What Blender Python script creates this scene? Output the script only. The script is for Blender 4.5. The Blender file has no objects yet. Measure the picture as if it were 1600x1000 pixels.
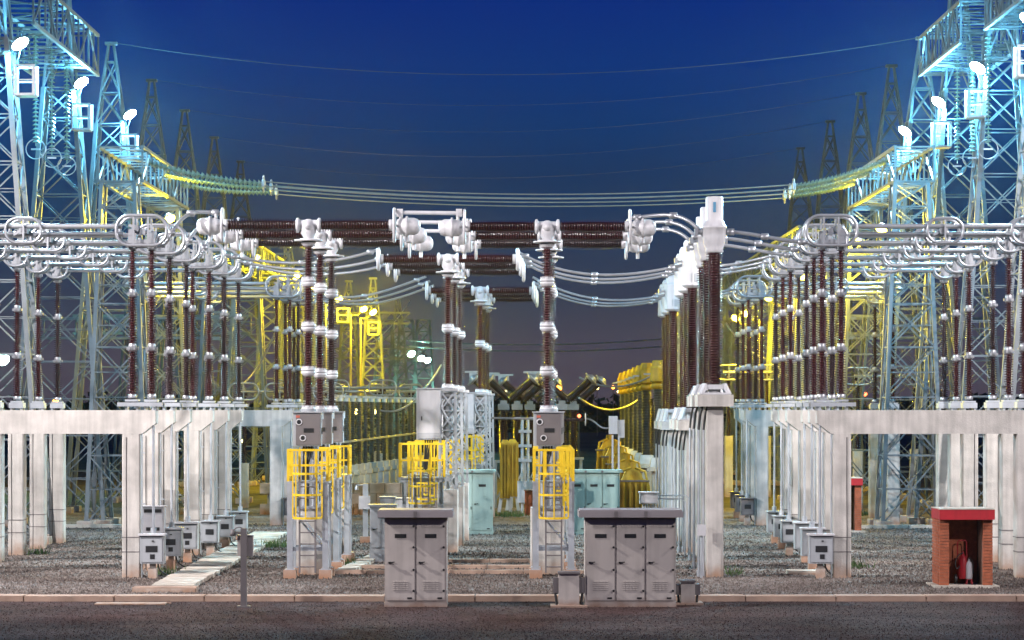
import bpy, math, random
from mathutils import Vector, Matrix
random.seed(7)
SC = bpy.context.scene
COL = SC.collection
PI = math.pi

# ------------------------------------------------------------------ camera
FPX, HOR, CAMZ = 4000.0, 640.0, 4.3          # focal length and horizon row in photo pixels (1600 wide)
cam_d = bpy.data.cameras.new('camera')
cam = bpy.data.objects.new('camera', cam_d); COL.objects.link(cam)
cam_d.sensor_fit = 'HORIZONTAL'; cam_d.sensor_width = 36.0
cam_d.lens = 36.0 * FPX / 1600.0
cam_d.shift_y = (HOR - 500.0) / 1600.0
cam_d.clip_start = 0.5; cam_d.clip_end = 6000
cam.location = (0, 0, CAMZ); cam.rotation_euler = (PI/2, 0, 0)
SC.camera = cam

# ------------------------------------------------------------------ world: clear dusk sky
world = bpy.data.worlds.new('World'); SC.world = world; world.use_nodes = True
wn = world.node_tree; wn.nodes.clear()
wo = wn.nodes.new('ShaderNodeOutputWorld'); wb = wn.nodes.new('ShaderNodeBackground')
tc = wn.nodes.new('ShaderNodeTexCoord'); sx = wn.nodes.new('ShaderNodeSeparateXYZ')
rmp = wn.nodes.new('ShaderNodeValToRGB')
wn.links.new(tc.outputs['Generated'], sx.inputs[0]); wn.links.new(sx.outputs['Z'], rmp.inputs[0])
wn.links.new(rmp.outputs[0], wb.inputs[0]); wn.links.new(wb.outputs[0], wo.inputs[0])
cr = rmp.color_ramp
while len(cr.elements) > 1: cr.elements.remove(cr.elements[-1])
cr.elements[0].position = 0.0; cr.elements[0].color = (0.080, 0.062, 0.080, 1)
for p, c in [(0.02, (0.070, 0.060, 0.088)), (0.0425, (0.036, 0.043, 0.080)), (0.07, (0.013, 0.034, 0.092)), (0.092, (0.004, 0.029, 0.108)),
             (0.109, (0.001, 0.032, 0.148)), (0.134, (0.0, 0.028, 0.188)), (0.16, (0.0, 0.020, 0.198)), (0.5, (0.0, 0.013, 0.13)), (1.0, (0.0, 0.008, 0.09))]:
    e = cr.elements.new(p); e.color = (*c, 1)
wb.inputs[1].default_value = 1.0

SC.view_settings.view_transform = 'Standard'; SC.view_settings.look = 'None'
SC.view_settings.exposure = 0.0; SC.view_settings.gamma = 1.0
try: SC.view_settings.use_curve_mapping = False
except Exception: pass
SC.render.engine = 'CYCLES'
SC.cycles.use_denoising = True
SC.cycles.use_adaptive_sampling = True; SC.cycles.adaptive_threshold = 0.02
SC.cycles.max_bounces = 3; SC.cycles.diffuse_bounces = 1; SC.cycles.glossy_bounces = 1
SC.cycles.transmission_bounces = 2; SC.cycles.volume_bounces = 0
SC.cycles.sample_clamp_indirect = 3.0; SC.cycles.sample_clamp_direct = 0
SC.cycles.caustics_reflective = False; SC.cycles.caustics_refractive = False

# light powers (W) for the lamps built below
W_FRONT, W_TOWER, W_YARD, W_SODIUM, W_GREEN = 25500, 5600, 13500, 3100, 3500
C_FRONT, C_TOWER, C_YARD, C_SODIUM, C_GREEN = (1.0, 0.93, 0.93), (0.14, 0.64, 1.0), (0.74, 0.96, 1.0), (1.0, 0.72, 0.012), (0.35, 1.0, 0.78)

def W(px, py, d):                               # a photo pixel at a distance d -> world
    return Vector(((px-800.0)*d/FPX, d, CAMZ + (HOR-py)*d/FPX))
def X(px, d): return (px-800.0)*d/FPX
def Zp(py, d): return CAMZ + (HOR-py)*d/FPX

# ------------------------------------------------------------------ materials
MATS = {}
def nodes_of(m):
    m.use_nodes = True; nt = m.node_tree; return nt, nt.nodes['Principled BSDF']
def mat(name, col, rough=0.6, metal=0.0, var=0.12, scale=3.0, bump=0.0, bscale=40.0, streak=0.0, stain=None, spec=0.5, coat=0.0):
    m = bpy.data.materials.new(name); nt, b = nodes_of(m); N = nt.nodes; L = nt.links
    tcn = N.new('ShaderNodeTexCoord'); src = tcn.outputs['Object']
    mp = N.new('ShaderNodeNewGeometry'); src = mp.outputs['Position']
    no = N.new('ShaderNodeTexNoise'); no.inputs['Scale'].default_value = scale; no.inputs['Detail'].default_value = 6
    L.new(src, no.inputs['Vector'])
    ra = N.new('ShaderNodeValToRGB')
    a = tuple(max(0, c*(1-var)) for c in col); bb = tuple(min(1, c*(1+var)) for c in col)
    ra.color_ramp.elements[0].position = 0.3; ra.color_ramp.elements[0].color = (*a, 1)
    ra.color_ramp.elements[1].position = 0.7; ra.color_ramp.elements[1].color = (*bb, 1)
    L.new(no.outputs['Fac'], ra.inputs[0]); out = ra.outputs[0]
    if streak > 0:                               # vertical weather streaks
        sc_ = N.new('ShaderNodeVectorMath'); sc_.operation = 'MULTIPLY'; sc_.inputs[1].default_value = (7, 7, 0.5)
        L.new(src, sc_.inputs[0]); n2 = N.new('ShaderNodeTexNoise'); n2.inputs['Scale'].default_value = 1.0; n2.inputs['Detail'].default_value = 5
        L.new(sc_.outputs[0], n2.inputs['Vector'])
        r2 = N.new('ShaderNodeValToRGB'); r2.color_ramp.elements[0].position = 0.35; r2.color_ramp.elements[0].color = (1-streak,)*3+(1,)
        r2.color_ramp.elements[1].position = 0.62; r2.color_ramp.elements[1].color = (1, 1, 1, 1)
        L.new(n2.outputs['Fac'], r2.inputs[0])
        mx = N.new('ShaderNodeMixRGB'); mx.blend_type = 'MULTIPLY'; mx.inputs[0].default_value = 1
        L.new(out, mx.inputs[1]); L.new(r2.outputs[0], mx.inputs[2]); out = mx.outputs[0]
    if stain:                                    # splashed red earth at the foot
        scol, h = stain
        sp = N.new('ShaderNodeSeparateXYZ'); L.new(src, sp.inputs[0])
        ad = N.new('ShaderNodeMath'); ad.operation = 'MULTIPLY_ADD'; ad.inputs[1].default_value = -1.0/h; ad.inputs[2].default_value = 0.75
        L.new(sp.outputs['Z'], ad.inputs[0])
        n3 = N.new('ShaderNodeTexNoise'); n3.inputs['Scale'].default_value = 4.0; L.new(src, n3.inputs['Vector'])
        a2 = N.new('ShaderNodeMath'); a2.operation = 'ADD'; L.new(ad.outputs[0], a2.inputs[0])
        a3 = N.new('ShaderNodeMath'); a3.operation = 'SUBTRACT'; a3.inputs[1].default_value = 0.45; L.new(n3.outputs['Fac'], a3.inputs[0])
        L.new(a3.outputs[0], a2.inputs[1]); a2.use_clamp = True
        mx = N.new('ShaderNodeMixRGB'); L.new(a2.outputs[0], mx.inputs[0]); L.new(out, mx.inputs[1]); mx.inputs[2].default_value = (*scol, 1); out = mx.outputs[0]
    L.new(out, b.inputs['Base Color'])
    b.inputs['Roughness'].default_value = rough; b.inputs['Metallic'].default_value = metal
    b.inputs['Specular IOR Level'].default_value = spec
    if coat: b.inputs['Coat Weight'].default_value = coat; b.inputs['Coat Roughness'].default_value = 0.1
    if bump > 0:
        nb = N.new('ShaderNodeTexNoise'); nb.inputs['Scale'].default_value = bscale; nb.inputs['Detail'].default_value = 4
        L.new(src, nb.inputs['Vector'])
        bp = N.new('ShaderNodeBump'); bp.inputs['Strength'].default_value = bump; bp.inputs['Distance'].default_value = 0.02
        L.new(nb.outputs['Fac'], bp.inputs['Height']); L.new(bp.outputs[0], b.inputs['Normal'])
    MATS[name] = m; return m

mat('concrete', (0.54, 0.515, 0.475), 0.9, var=0.17, scale=2.2, bump=0.35, bscale=30, streak=0.2, stain=((0.34, 0.19, 0.11), 0.55))
mat('slab', (0.50, 0.45, 0.38), 0.95, var=0.2, scale=2.5, bump=0.3, bscale=25)
mat('kerb', (0.38, 0.265, 0.20), 0.95, var=0.22, scale=2.0, bump=0.3, bscale=25)
mat('steel', (0.46, 0.49, 0.52), 0.45, metal=0.55, var=0.16, scale=2.5)
mat('tower_steel', (0.17, 0.195, 0.21), 0.55, metal=0.3, var=0.2, scale=1.5)
mat('dimmed_steel', (0.075, 0.09, 0.10), 0.7, metal=0.2, var=0.2, scale=1.5)  # darker copy of tower steel; far towers' lack of lamplight put into the colour
mat('alu', (0.34, 0.35, 0.37), 0.32, metal=0.5, var=0.08, scale=3)
mat('white', (0.54, 0.54, 0.555), 0.42, var=0.06, scale=3, streak=0.1)
mat('porcelain', (0.046, 0.010, 0.013), 0.2, var=0.2, scale=1.2, spec=0.6)
mat('dark_porcelain', (0.030, 0.014, 0.017), 0.2, var=0.2, scale=1.2, spec=0.6)
mat('grey_silicone', (0.055, 0.060, 0.062), 0.4, var=0.2, scale=1.2)
mat('glass', (0.20, 0.30, 0.26), 0.15, var=0.1, spec=0.8)
mat('grey_paint', (0.50, 0.455, 0.415), 0.5, var=0.08, scale=1.5, streak=0.13, stain=((0.25, 0.15, 0.10), 0.28))
mat('grey_roof', (0.27, 0.245, 0.25), 0.5, var=0.06, scale=1.5)
mat('grey_dark', (0.15, 0.135, 0.135), 0.5, var=0.08, scale=2)
mat('box_grey', (0.36, 0.38, 0.40), 0.5, var=0.08, scale=2, streak=0.1)
mat('teal', (0.33, 0.47, 0.43), 0.5, var=0.07, scale=1.5, streak=0.1)
mat('yellow', (0.75, 0.50, 0.015), 0.5, var=0.1, scale=4)
mat('red', (0.42, 0.012, 0.022), 0.5, var=0.12, scale=2, streak=0.15)
mat('brick', (0.36, 0.105, 0.05), 0.9, var=0.25, scale=9, bump=0.3, bscale=30)
mat('mortar', (0.24, 0.15, 0.11), 0.95, var=0.15, scale=8)
mat('black', (0.018, 0.018, 0.02), 0.5, var=0.2, scale=5)
mat('cable', (0.03, 0.03, 0.032), 0.6)
mat('plate', (0.02, 0.02, 0.023), 0.35)
mat('rust_block', (0.40, 0.30, 0.24), 0.95, var=0.2, scale=3, bump=0.3, stain=((0.34, 0.16, 0.08), 0.5))
mat('wire', (0.20, 0.20, 0.18), 0.6, metal=0.2)
mat('dark_wire', (0.07, 0.075, 0.08), 0.7)  # darker grey than the overhead conductor wire
mat('leaf', (0.06, 0.11, 0.03), 0.8, var=0.4, scale=6)
mat('far_leaf', (0.03, 0.05, 0.03), 0.9, var=0.3, scale=0.2)
mat('sodium_tint', (0.40, 0.255, 0.012), 0.55, var=0.25, scale=2, streak=0.25)  # sodium lamplight yellow put into the base colour of the back equipment
mat('sticker', (0.45, 0.12, 0.08), 0.5)
mat('tag_blue', (0.08, 0.25, 0.4), 0.5)

def ground_mat(name, c0, c1, c2, vscale, patch=0.25, light_patch=None):
    m = bpy.data.materials.new(name); nt, b = nodes_of(m); N = nt.nodes; L = nt.links
    g = N.new('ShaderNodeNewGeometry'); src = g.outputs['Position']
    vo = N.new('ShaderNodeTexVoronoi'); vo.inputs['Scale'].default_value = vscale; L.new(src, vo.inputs['Vector'])
    ra = N.new('ShaderNodeValToRGB'); E = ra.color_ramp.elements
    E[0].position = 0.1; E[0].color = (*c0, 1); E[1].position = 0.9; E[1].color = (*c2, 1); e = E.new(0.5); e.color = (*c1, 1)
    sp = N.new('ShaderNodeSeparateColor'); L.new(vo.outputs['Color'], sp.inputs[0]); L.new(sp.outputs[0], ra.inputs[0])
    no = N.new('ShaderNodeTexNoise'); no.inputs['Scale'].default_value = patch; no.inputs['Detail'].default_value = 7; no.inputs['Roughness'].default_value = 0.62
    sv = N.new('ShaderNodeVectorMath'); sv.operation = 'MULTIPLY'; sv.inputs[1].default_value = (0.55, 1.0, 1.0); L.new(src, sv.inputs[0]); L.new(sv.outputs[0], no.inputs['Vector'])
    r2 = N.new('ShaderNodeValToRGB'); r2.color_ramp.elements[0].position = 0.36; r2.color_ramp.elements[0].color = (0.55, 0.5, 0.47, 1)
    r2.color_ramp.elements[1].position = 0.62; r2.color_ramp.elements[1].color = (1.25, 1.25, 1.22, 1)
    L.new(no.outputs['Fac'], r2.inputs[0])
    mx = N.new('ShaderNodeMixRGB'); mx.blend_type = 'MULTIPLY'; mx.inputs[0].default_value = 1
    L.new(ra.outputs[0], mx.inputs[1]); L.new(r2.outputs[0], mx.inputs[2])
    L.new(mx.outputs[0], b.inputs['Base Color']); b.inputs['Roughness'].default_value = 0.95; b.inputs['Specular IOR Level'].default_value = 0.2
    bp = N.new('ShaderNodeBump'); bp.inputs['Strength'].default_value = 0.9; bp.inputs['Distance'].default_value = 0.05
    nb = N.new('ShaderNodeTexNoise'); nb.inputs['Scale'].default_value = vscale*0.6; nb.inputs['Detail'].default_value = 3; L.new(src, nb.inputs['Vector'])
    ad = N.new('ShaderNodeMath'); ad.operation = 'ADD'; L.new(vo.outputs['Distance'], ad.inputs[0]); L.new(nb.outputs['Fac'], ad.inputs[1])
    L.new(ad.outputs[0], bp.inputs['Height']); L.new(bp.outputs[0], b.inputs['Normal'])
    MATS[name] = m
ground_mat('gravel', (0.095, 0.077, 0.069), (0.155, 0.131, 0.119), (0.245, 0.213, 0.196), 14.0, 0.22)
ground_mat('asphalt', (0.034, 0.019, 0.018), (0.060, 0.036, 0.034), (0.098, 0.062, 0.058), 20.0, 0.4)
ground_mat('soil', (0.035, 0.03, 0.025), (0.05, 0.045, 0.035), (0.07, 0.06, 0.05), 2.0, 0.05)

def emis(name, col, s):
    m = bpy.data.materials.new(name); nt, b = nodes_of(m)
    b.inputs['Base Color'].default_value = (0.8, 0.8, 0.8, 1)
    b.inputs['Emission Color'].default_value = (*col, 1); b.inputs['Emission Strength'].default_value = s
    MATS[name] = m
emis('lamp_white', (0.85, 0.97, 1.0), 60); emis('lamp_sodium', (1.0, 0.76, 0.14), 3.6); emis('lamp_green', (0.7, 1.0, 0.92), 40)
emis('lamp_orange', (1.0, 0.30, 0.03), 14); emis('lamp_far', (1.0, 0.75, 0.25), 10); emis('lamp_red', (1.0, 0.12, 0.04), 8)

# ------------------------------------------------------------------ mesh builder
class MB:
    def __init__(s): s.v = []; s.f = []; s.sm = []
    def _add(s, vs, fs, smooth=False):
        o = len(s.v); s.v += [tuple(v) for v in vs]; s.f += [tuple(i+o for i in f) for f in fs]; s.sm += [smooth]*len(fs); return s
    def box(s, c, sz, taper=1.0):
        cx, cy, cz = c; a, b, h = sz[0]/2, sz[1]/2, sz[2]/2; t = taper
        vs = [(cx-a, cy-b, cz-h), (cx+a, cy-b, cz-h), (cx+a, cy+b, cz-h), (cx-a, cy+b, cz-h),
              (cx-a*t, cy-b*t, cz+h), (cx+a*t, cy-b*t, cz+h), (cx+a*t, cy+b*t, cz+h), (cx-a*t, cy+b*t, cz+h)]
        return s._add(vs, [(0, 3, 2, 1), (4, 5, 6, 7), (0, 1, 5, 4), (1, 2, 6, 5), (2, 3, 7, 6), (3, 0, 4, 7)])
    def frame(s, p, q):
        p = Vector(p); q = Vector(q); d = (q-p); L = d.length; d = d.normalized() if L > 1e-9 else Vector((0, 0, 1))
        up = Vector((0, 0, 1)) if abs(d.z) < 0.95 else Vector((0, 1, 0))
        a = d.cross(up).normalized(); b = a.cross(d).normalized(); return p, q, a, b
    def bar(s, p, q, w, h=None):
        h = h or w; p, q, a, b = s.frame(p, q); a = a*w/2; b = b*h/2
        vs = [p-a-b, p+a-b, p+a+b, p-a+b, q-a-b, q+a-b, q+a+b, q-a+b]
        return s._add(vs, [(0, 1, 2, 3), (4, 7, 6, 5), (0, 4, 5, 1), (1, 5, 6, 2), (2, 6, 7, 3), (3, 7, 4, 0)])
    def angle(s, p, q, w, t=0.02):                 # L-section member
        p, q, a, b = s.frame(p, q)
        s.bar(p+b*(w/2), q+b*(w/2), t, w) if False else None
        pts = [(0, 0), (w, 0), (w, t), (t, t), (t, w), (0, w)]
        vs = [p+a*(x-w/2)+b*(y-w/2) for x, y in pts]+[q+a*(x-w/2)+b*(y-w/2) for x, y in pts]
        n = 6; fs = [(i, (i+1) % n, n+(i+1) % n, n+i) for i in range(n)]
        return s._add(vs, fs)
    def cyl(s, p, q, r, r2=None, n=12, caps=True):
        r2 = r if r2 is None else r2; p, q, a, b = s.frame(p, q); vs = []
        for c, rr in ((p, r), (q, r2)):
            for i in range(n): t = 2*PI*i/n; vs.append(c+a*(rr*math.cos(t))+b*(rr*math.sin(t)))
        s._add(vs, [(i, (i+1) % n, n+(i+1) % n, n+i) for i in range(n)], True)
        if caps: s._add(vs, [tuple(reversed(range(n))), tuple(range(n, 2*n))])
        return s
    def lathe(s, prof, n=14, o=(0, 0, 0), ax='z', smooth=True):
        vs = []
        for r, z in prof:
            for i in range(n):
                t = 2*PI*i/n; c, d = r*math.cos(t), r*math.sin(t)
                v = (c, d, z) if ax == 'z' else ((z, c, d) if ax == 'x' else (c, z, d))
                vs.append((v[0]+o[0], v[1]+o[1], v[2]+o[2]))
        fs = [(j*n+i, j*n+(i+1) % n, (j+1)*n+(i+1) % n, (j+1)*n+i) for j in range(len(prof)-1) for i in range(n)]
        s._add(vs, fs, smooth)
        s._add(vs, [tuple(reversed(range(n))), tuple(range((len(prof)-1)*n, len(prof)*n))]); return s
    def tube(s, pts, r, n=8, closed=False):
        P = [Vector(p) for p in pts]; m = len(P); vs = []; prev = None
        for i in range(m):
            if closed: t = P[(i+1) % m]-P[i-1]
            else: t = P[min(i+1, m-1)]-P[max(i-1, 0)]
            t.normalize()
            if prev is None:
                up = Vector((0, 0, 1)) if abs(t.z) < 0.9 else Vector((0, 1, 0)); a = t.cross(up).normalized()
            else: a = (prev - t*prev.dot(t)).normalized()
            prev = a; b = t.cross(a)
            for k in range(n): q = 2*PI*k/n; vs.append(P[i]+a*(r*math.cos(q))+b*(r*math.sin(q)))
        rng = range(m) if closed else range(m-1)
        fs = [(i*n+k, i*n+(k+1) % n, ((i+1) % m)*n+(k+1) % n, ((i+1) % m)*n+k) for i in rng for k in range(n)]
        s._add(vs, fs, True)
        if not closed: s._add(vs, [tuple(range(n)), tuple(reversed(range((m-1)*n, m*n)))])
        return s
    def mesh(s, name, m):
        me = bpy.data.meshes.new(name); me.from_pydata(s.v, [], s.f)
        me.polygons.foreach_set('use_smooth', s.sm); me.materials.append(MATS[m]); me.update(); return me

MESH = {}
def M(key, m, fn):
    k = (key, m)
    if k not in MESH:
        mb = MB(); fn(mb); MESH[k] = mb.mesh(str(key)[:40], m)
    return MESH[k]
def obj(name, me, parent=None, loc=(0, 0, 0), rot=None):
    o = bpy.data.objects.new(name, me); COL.objects.link(o); o.location = loc
    if rot: o.rotation_euler = rot
    if parent: o.parent = parent
    return o
def part(name, m, fn, parent, loc=(0, 0, 0), key=None):
    if key: me = M(key, m, fn)
    else: mb = MB(); fn(mb); me = mb.mesh(name, m)
    return obj(name, me, parent, loc)
def thing(name, label, cat, loc=(0, 0, 0), group=None, rz=0):
    o = obj(name, None, None, loc); o.empty_display_size = 0.2; o.rotation_euler = (0, 0, rz)
    return tag(o, label, cat, group)
def tag(o, label, cat, group=None):
    o['label'] = label; o['category'] = cat; o['kind'] = 'thing'
    if group: o['group'] = group
    return o
def struct(name, m, fn, loc=(0, 0, 0)):
    o = part(name, m, fn, None, loc); o['kind'] = 'structure'; return o
def lamp(parent, loc, power, color, size=0.25, kind='POINT', aim=None, angle=150):
    ld = bpy.data.lights.new('lamp_light', kind); ld.energy = power; ld.color = color; ld.shadow_soft_size = size
    if kind == 'SPOT': ld.spot_size = math.radians(angle); ld.spot_blend = 0.9
    o = bpy.data.objects.new('lamp_light', ld); COL.objects.link(o); o.parent = parent; o.location = loc
    if aim is not None: o.rotation_euler = Vector(aim).to_track_quat('-Z', 'Y').to_euler()
    return o

PH = ('nearest', 'middle', 'farthest')

def sheds(mb, L, rc, rs, pitch=0.058, n=14, z0=0.0, ax='z', bulge=0.0, o=(0, 0, 0)):
    k = max(2, int(round(L/pitch))); p = L/k; prof = [(rc, z0)]
    for i in range(k):
        z = z0+i*p; f = 1+bulge*math.sin(PI*(i+0.5)/k)
        prof += [(rc*f, z+0.35*p), (rs*f, z+0.48*p), (rs*f, z+0.62*p), (rc*f, z+0.80*p)]
    prof.append((rc, z0+L)); mb.lathe(prof, n, o, ax)
def stadium(w, h, y, z, n=10, r=None, x=0):
    r = r or h/2; pts = []
    for cx, cz, a0 in ((w/2-r, h/2-r, 0), (-w/2+r, h/2-r, PI/2), (-w/2+r, -h/2+r, PI), (w/2-r, -h/2+r, 1.5*PI)):
        for i in range(n+1): a = a0+PI/2*i/n; pts.append((x+cx+r*math.cos(a), y, z+cz+r*math.sin(a)))
    return pts
def sag(p, q, s, n=20):
    p = Vector(p); q = Vector(q); out = []
    for i in range(n+1): t = i/n; v = p.lerp(q, t); v.z -= 4*s*t*(1-t); out.append(v)
    return out
def bez(p0, p1, p2, p3, n=16):
    p0, p1, p2, p3 = map(Vector, (p0, p1, p2, p3)); out = []
    for i in range(n+1):
        t = i/n; u = 1-t; out.append(p0*u**3+p1*(3*u*u*t)+p2*(3*u*t*t)+p3*t**3)
    return out

# ------------------------------------------------------------------ ground, road, kerb
def plane(mb, x0, x1, y0, y1, z): mb._add([(x0, y0, z), (x1, y0, z), (x1, y1, z), (x0, y1, z)], [(0, 1, 2, 3)])
struct('ground', 'soil', lambda b: plane(b, -1600, 1600, -200, 3000, 0.0))
struct('gravel_ground', 'gravel', lambda b: plane(b, -60, 60, 57.9, 112, 0.012))
struct('road', 'asphalt', lambda b: plane(b, -60, 60, 20, 57.25, 0.008))
kerb = struct('kerb', 'mortar', lambda b: b.box((0, 57.57, 0.03), (46, 0.52, 0.06)))
kr = random.Random(3)
for i in range(20):
    x = -19+i*2.02
    part('kerb_stone', 'kerb', lambda b: b.box((0, 0, 0.065), (1.99, 0.56, 0.13)), kerb, (x+1, 57.57+kr.uniform(-.012, .012), kr.uniform(-.006, .006)), key='kerbstone')

# ------------------------------------------------------------------ concrete portals + disconnector switches
ROWN = {'A': 'front', 'B': 'second', 'C': 'rear'}
DEP = {'A': (65.4, 68.8, 72.2), 'B': (75.6, 79.0, 82.4), 'C': (95.0, 98.4, 101.8)}
HINGE = {('L', 'A'): (207, 237, 264), ('L', 'B'): (301, 326, 349), ('L', 'C'): (432, 446, 459),
         ('R', 'A'): (1314, 1300, 1287), ('R', 'B'): (1261, 1248, 1236), ('R', 'C'): (1190, 1181, 1172)}
CONT = {('L', 'A'): (-92, -48, -8), ('L', 'B'): (27, 60, 90), ('L', 'C'): (209, 224, 238),
        ('R', 'A'): (1600, 1576, 1551), ('R', 'B'): (1514, 1494, 1475), ('R', 'C'): (1395, 1382, 1367)}
SIDE = {'L': 'left', 'R': 'right'}

def concrete_col(b, w=0.46, dy=0.5, h=3.68):
    # chamfered rectangular column
    a, c, k = w/2, dy/2, 0.03
    pr = [(-a+k, -c), (a-k, -c), (a, -c+k), (a, c-k), (a-k, c), (-a+k, c), (-a, c-k), (-a, -c+k)]
    n = 8; vs = [(x, y, 0) for x, y in pr]+[(x, y, h) for x, y in pr]
    b._add(vs, [(i, (i+1) % n, n+(i+1) % n, n+i) for i in range(n)]+[tuple(range(n, 2*n))])

def post_stack(root, x, ztop, name='post_insulator', r=(0.115, 0.104, 0.094), mats=('porcelain',)*3, z0=4.60, zj=(5.89, 7.28), key='d'):
    zs = [z0, zj[0], zj[1], ztop]
    for i in range(3):
        L = zs[i+1]-zs[i]-0.16; rs = r[i]
        p = part(name, mats[i], lambda b: sheds(b, L, rs*0.58, rs*1.14, 0.066, 14), root, (x, 0, zs[i]+0.08), key=('ins', key, i))
        part('metal_flange', 'alu', lambda b: (b.lathe([(rs*1.0, -0.08), (rs*1.05, -0.03), (rs*0.95, 0.0), (rs*0.8, 0.045)], 12)), p, (0, 0, -0.005), key=('fl', key, i))
        part('metal_flange', 'alu', lambda b: (b.lathe([(rs*0.8, -0.04), (rs*0.95, 0), (rs*1.2, 0.03), (rs*1.22, 0.075)], 12),
             [b.box((rs*1.12*math.cos(k*PI/3), rs*1.12*math.sin(k*PI/3), 0.05), (0.05, 0.05, 0.07)) for k in range(6)]), p, (0, 0, L), key=('fu', key, i))

def disconnector(side, row, k):
    s = 1 if side == 'R' else -1                       # outward direction
    d = DEP[row][k]; xh = X(HINGE[(side, row)][k], d); xc = X(CONT[(side, row)][k], d)
    span = abs(xc-xh); ph = PH[k]; rn = ROWN[row]; sd = SIDE[side]
    # --- concrete portal
    t = thing('concrete_portal', f'{ph} of three concrete portal frames in the {rn} row on the {sd}', 'portal frame', (xh, d, 0.0), 'concrete portal frames')
    for x in (0, s*span):
        cl = part('column', 'concrete', concrete_col, t, (x, 0, 0), key='pcol')
        if row != 'C':
            for z in (0.68, 1.05):
                part('strap', 'grey_dark', lambda b: b.box((0, 0, 0), (0.475, 0.515, 0.022)), cl, (0, 0, z+0.02*k), key='strap')
            part('earth_wire', 'cable', lambda b: b.tube([(0, 0, 0), (0.004, 0, 1.2), (-0.004, 0, 2.4), (0, 0, 3.6)], 0.008, 5), cl, (s*0.12, -0.262, 0), key='earthw')
    x0, x1 = sorted((-s*0.62, s*(span+0.4)))
    def beam(b):
        a = 0.25; vs = []
        for x, zb in ((x0, 3.95 if s > 0 else 3.68), (x0+0.35, 3.68), (x1-0.35, 3.68), (x1, 3.68 if s > 0 else 3.95)):
            vs += [(x, -a, zb), (x, a, zb), (x, a, 4.28), (x, -a, 4.28)]
        fs = [(0, 3, 2, 1), (12, 13, 14, 15)]
        for j in range(3):
            for i in range(4): fs.append((j*4+i, j*4+(i+1) % 4, (j+1)*4+(i+1) % 4, (j+1)*4+i))
        b._add(vs, fs)
    part('beam', 'concrete', beam, t, (0, 0.006, 0.002))
    cd = part('conduit', 'steel', lambda b: (b.cyl((0, 0, 0), (0, 0, 4.2), 0.022, n=6), [b.bar((-0.03, 0, z), (0.09, 0.0, z), 0.04, 0.03) for z in (0.6, 1.9, 3.2)]), t, (-s*0.27, -0.19, 0), key='pconduit')
    # --- switch
    w = thing('disconnector_switch', f'{ph} disconnector switch on the {rn} {sd} portals, paired brown posts and ringed tube', 'disconnector', (xh, d, 4.283), 'disconnector switches')
    zt = 8.47-4.283; O = -4.283
    def base(b):
        for y in (-0.2, 0.2): b.box((-s*0.22, y, 0.15), (1.15, 0.07, 0.10))
        for x in (0, -s*0.49):
            b.box((x, 0, 0.25), (0.34, 0.34, 0.05))
            for q in (-0.14, 0.14): b.box((x+q, -0.13, 0.06), (0.05, 0.05, 0.13)); b.box((x+q, 0.13, 0.06), (0.05, 0.05, 0.13))
    part('base_frame', 'steel', base, w, key=('dbase', s))
    part('base_frame', 'steel', lambda b: (b.box((0, 0, 0.14), (0.42, 0.42, 0.16)), b.box((0, 0, 0.25), (0.34, 0.34, 0.05)), [b.box((x, y, 0.03), (0.06, 0.06, 0.06)) for x in (-.15, .15) for y in (-.15, .15)]), w, (s*span, 0, 0), key='cbase')
    hold = obj('x', None, w) if False else w
    mset = ('porcelain',)*3 if k == 0 else (('porcelain', 'porcelain', 'porcelain') if k == 1 else ('dark_porcelain',)*3)
    for j, x in enumerate((0, -s*0.49, s*span)):
        key = 'd'; ms = mset
        if side == 'L' and j == 1 and k: ms = ('dark_porcelain',)*3
        if side == 'R' and k and j != 2: ms = ('dark_porcelain',)*3 if (k+j) % 2 else ('porcelain',)*3
        zs = [4.60+O, 5.89+O, 7.28+O, zt]
        post_stack(w, x, zt, z0=zs[0], zj=(zs[1], zs[2]), mats=ms)
    zr = 8.86+O
    # hinge head with corona rings
    head = part('hinge_head', 'alu', lambda b: (b.box((-s*0.25, 0, zr-0.27), (0.72, 0.24, 0.10)), b.box((0, 0, zr-0.1), (0.2, 0.2, 0.3)), b.box((-s*0.49, 0, zr-0.12), (0.16, 0.18, 0.24)),
        b.cyl((-s*0.1, -0.18, zr+0.05), (-s*0.1, 0.18, zr+0.05), 0.10, n=12), b.bar((-s*0.49, 0.05, zr-0.05), (s*0.1, 0.05, zr+0.16), 0.07), b.bar((-s*0.5, -0.08, zr+0.0), (s*0.22, -0.08, zr-0.12), 0.06),
        b.box((-s*0.28, 0, zr-0.02), (0.14, 0.3, 0.16))), w, key=('hh', s))
    for y in (-0.30, 0.30):
        part('corona_ring', 'alu', lambda b: (b.tube(stadium(1.28, 0.76, 0, 0, 8, 0.34), 0.042, 8, True), [b.bar((x, 0, -0.37), (x, 0, 0.37), 0.05, 0.03) for x in (-0.2, 0.17)], b.bar((-.2, 0, 0), (-.2, -y*0.9, 0), 0.04)), w, (-s*0.27, y, zr), key=('ring', y))
    # main tubes, mid ring, contact ring
    for zz, yy, r in ((0.11, -0.16, 0.064), (-0.07, 0.16, 0.064)):
        part('conductor_tube', 'alu', lambda b: (b.cyl((0.25, 0, 0), (span+0.35, 0, 0), r, n=12), b.cyl((span*0.45, 0, 0), (span*0.45+.12, 0, 0), r*1.25, n=12)) if s > 0 else (b.cyl((-0.25, 0, 0), (-span-0.35, 0, 0), r, n=12), b.cyl((-span*0.45, 0, 0), (-span*0.45-.12, 0, 0), r*1.25, n=12)), w, (0, yy, zr+zz))
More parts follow.
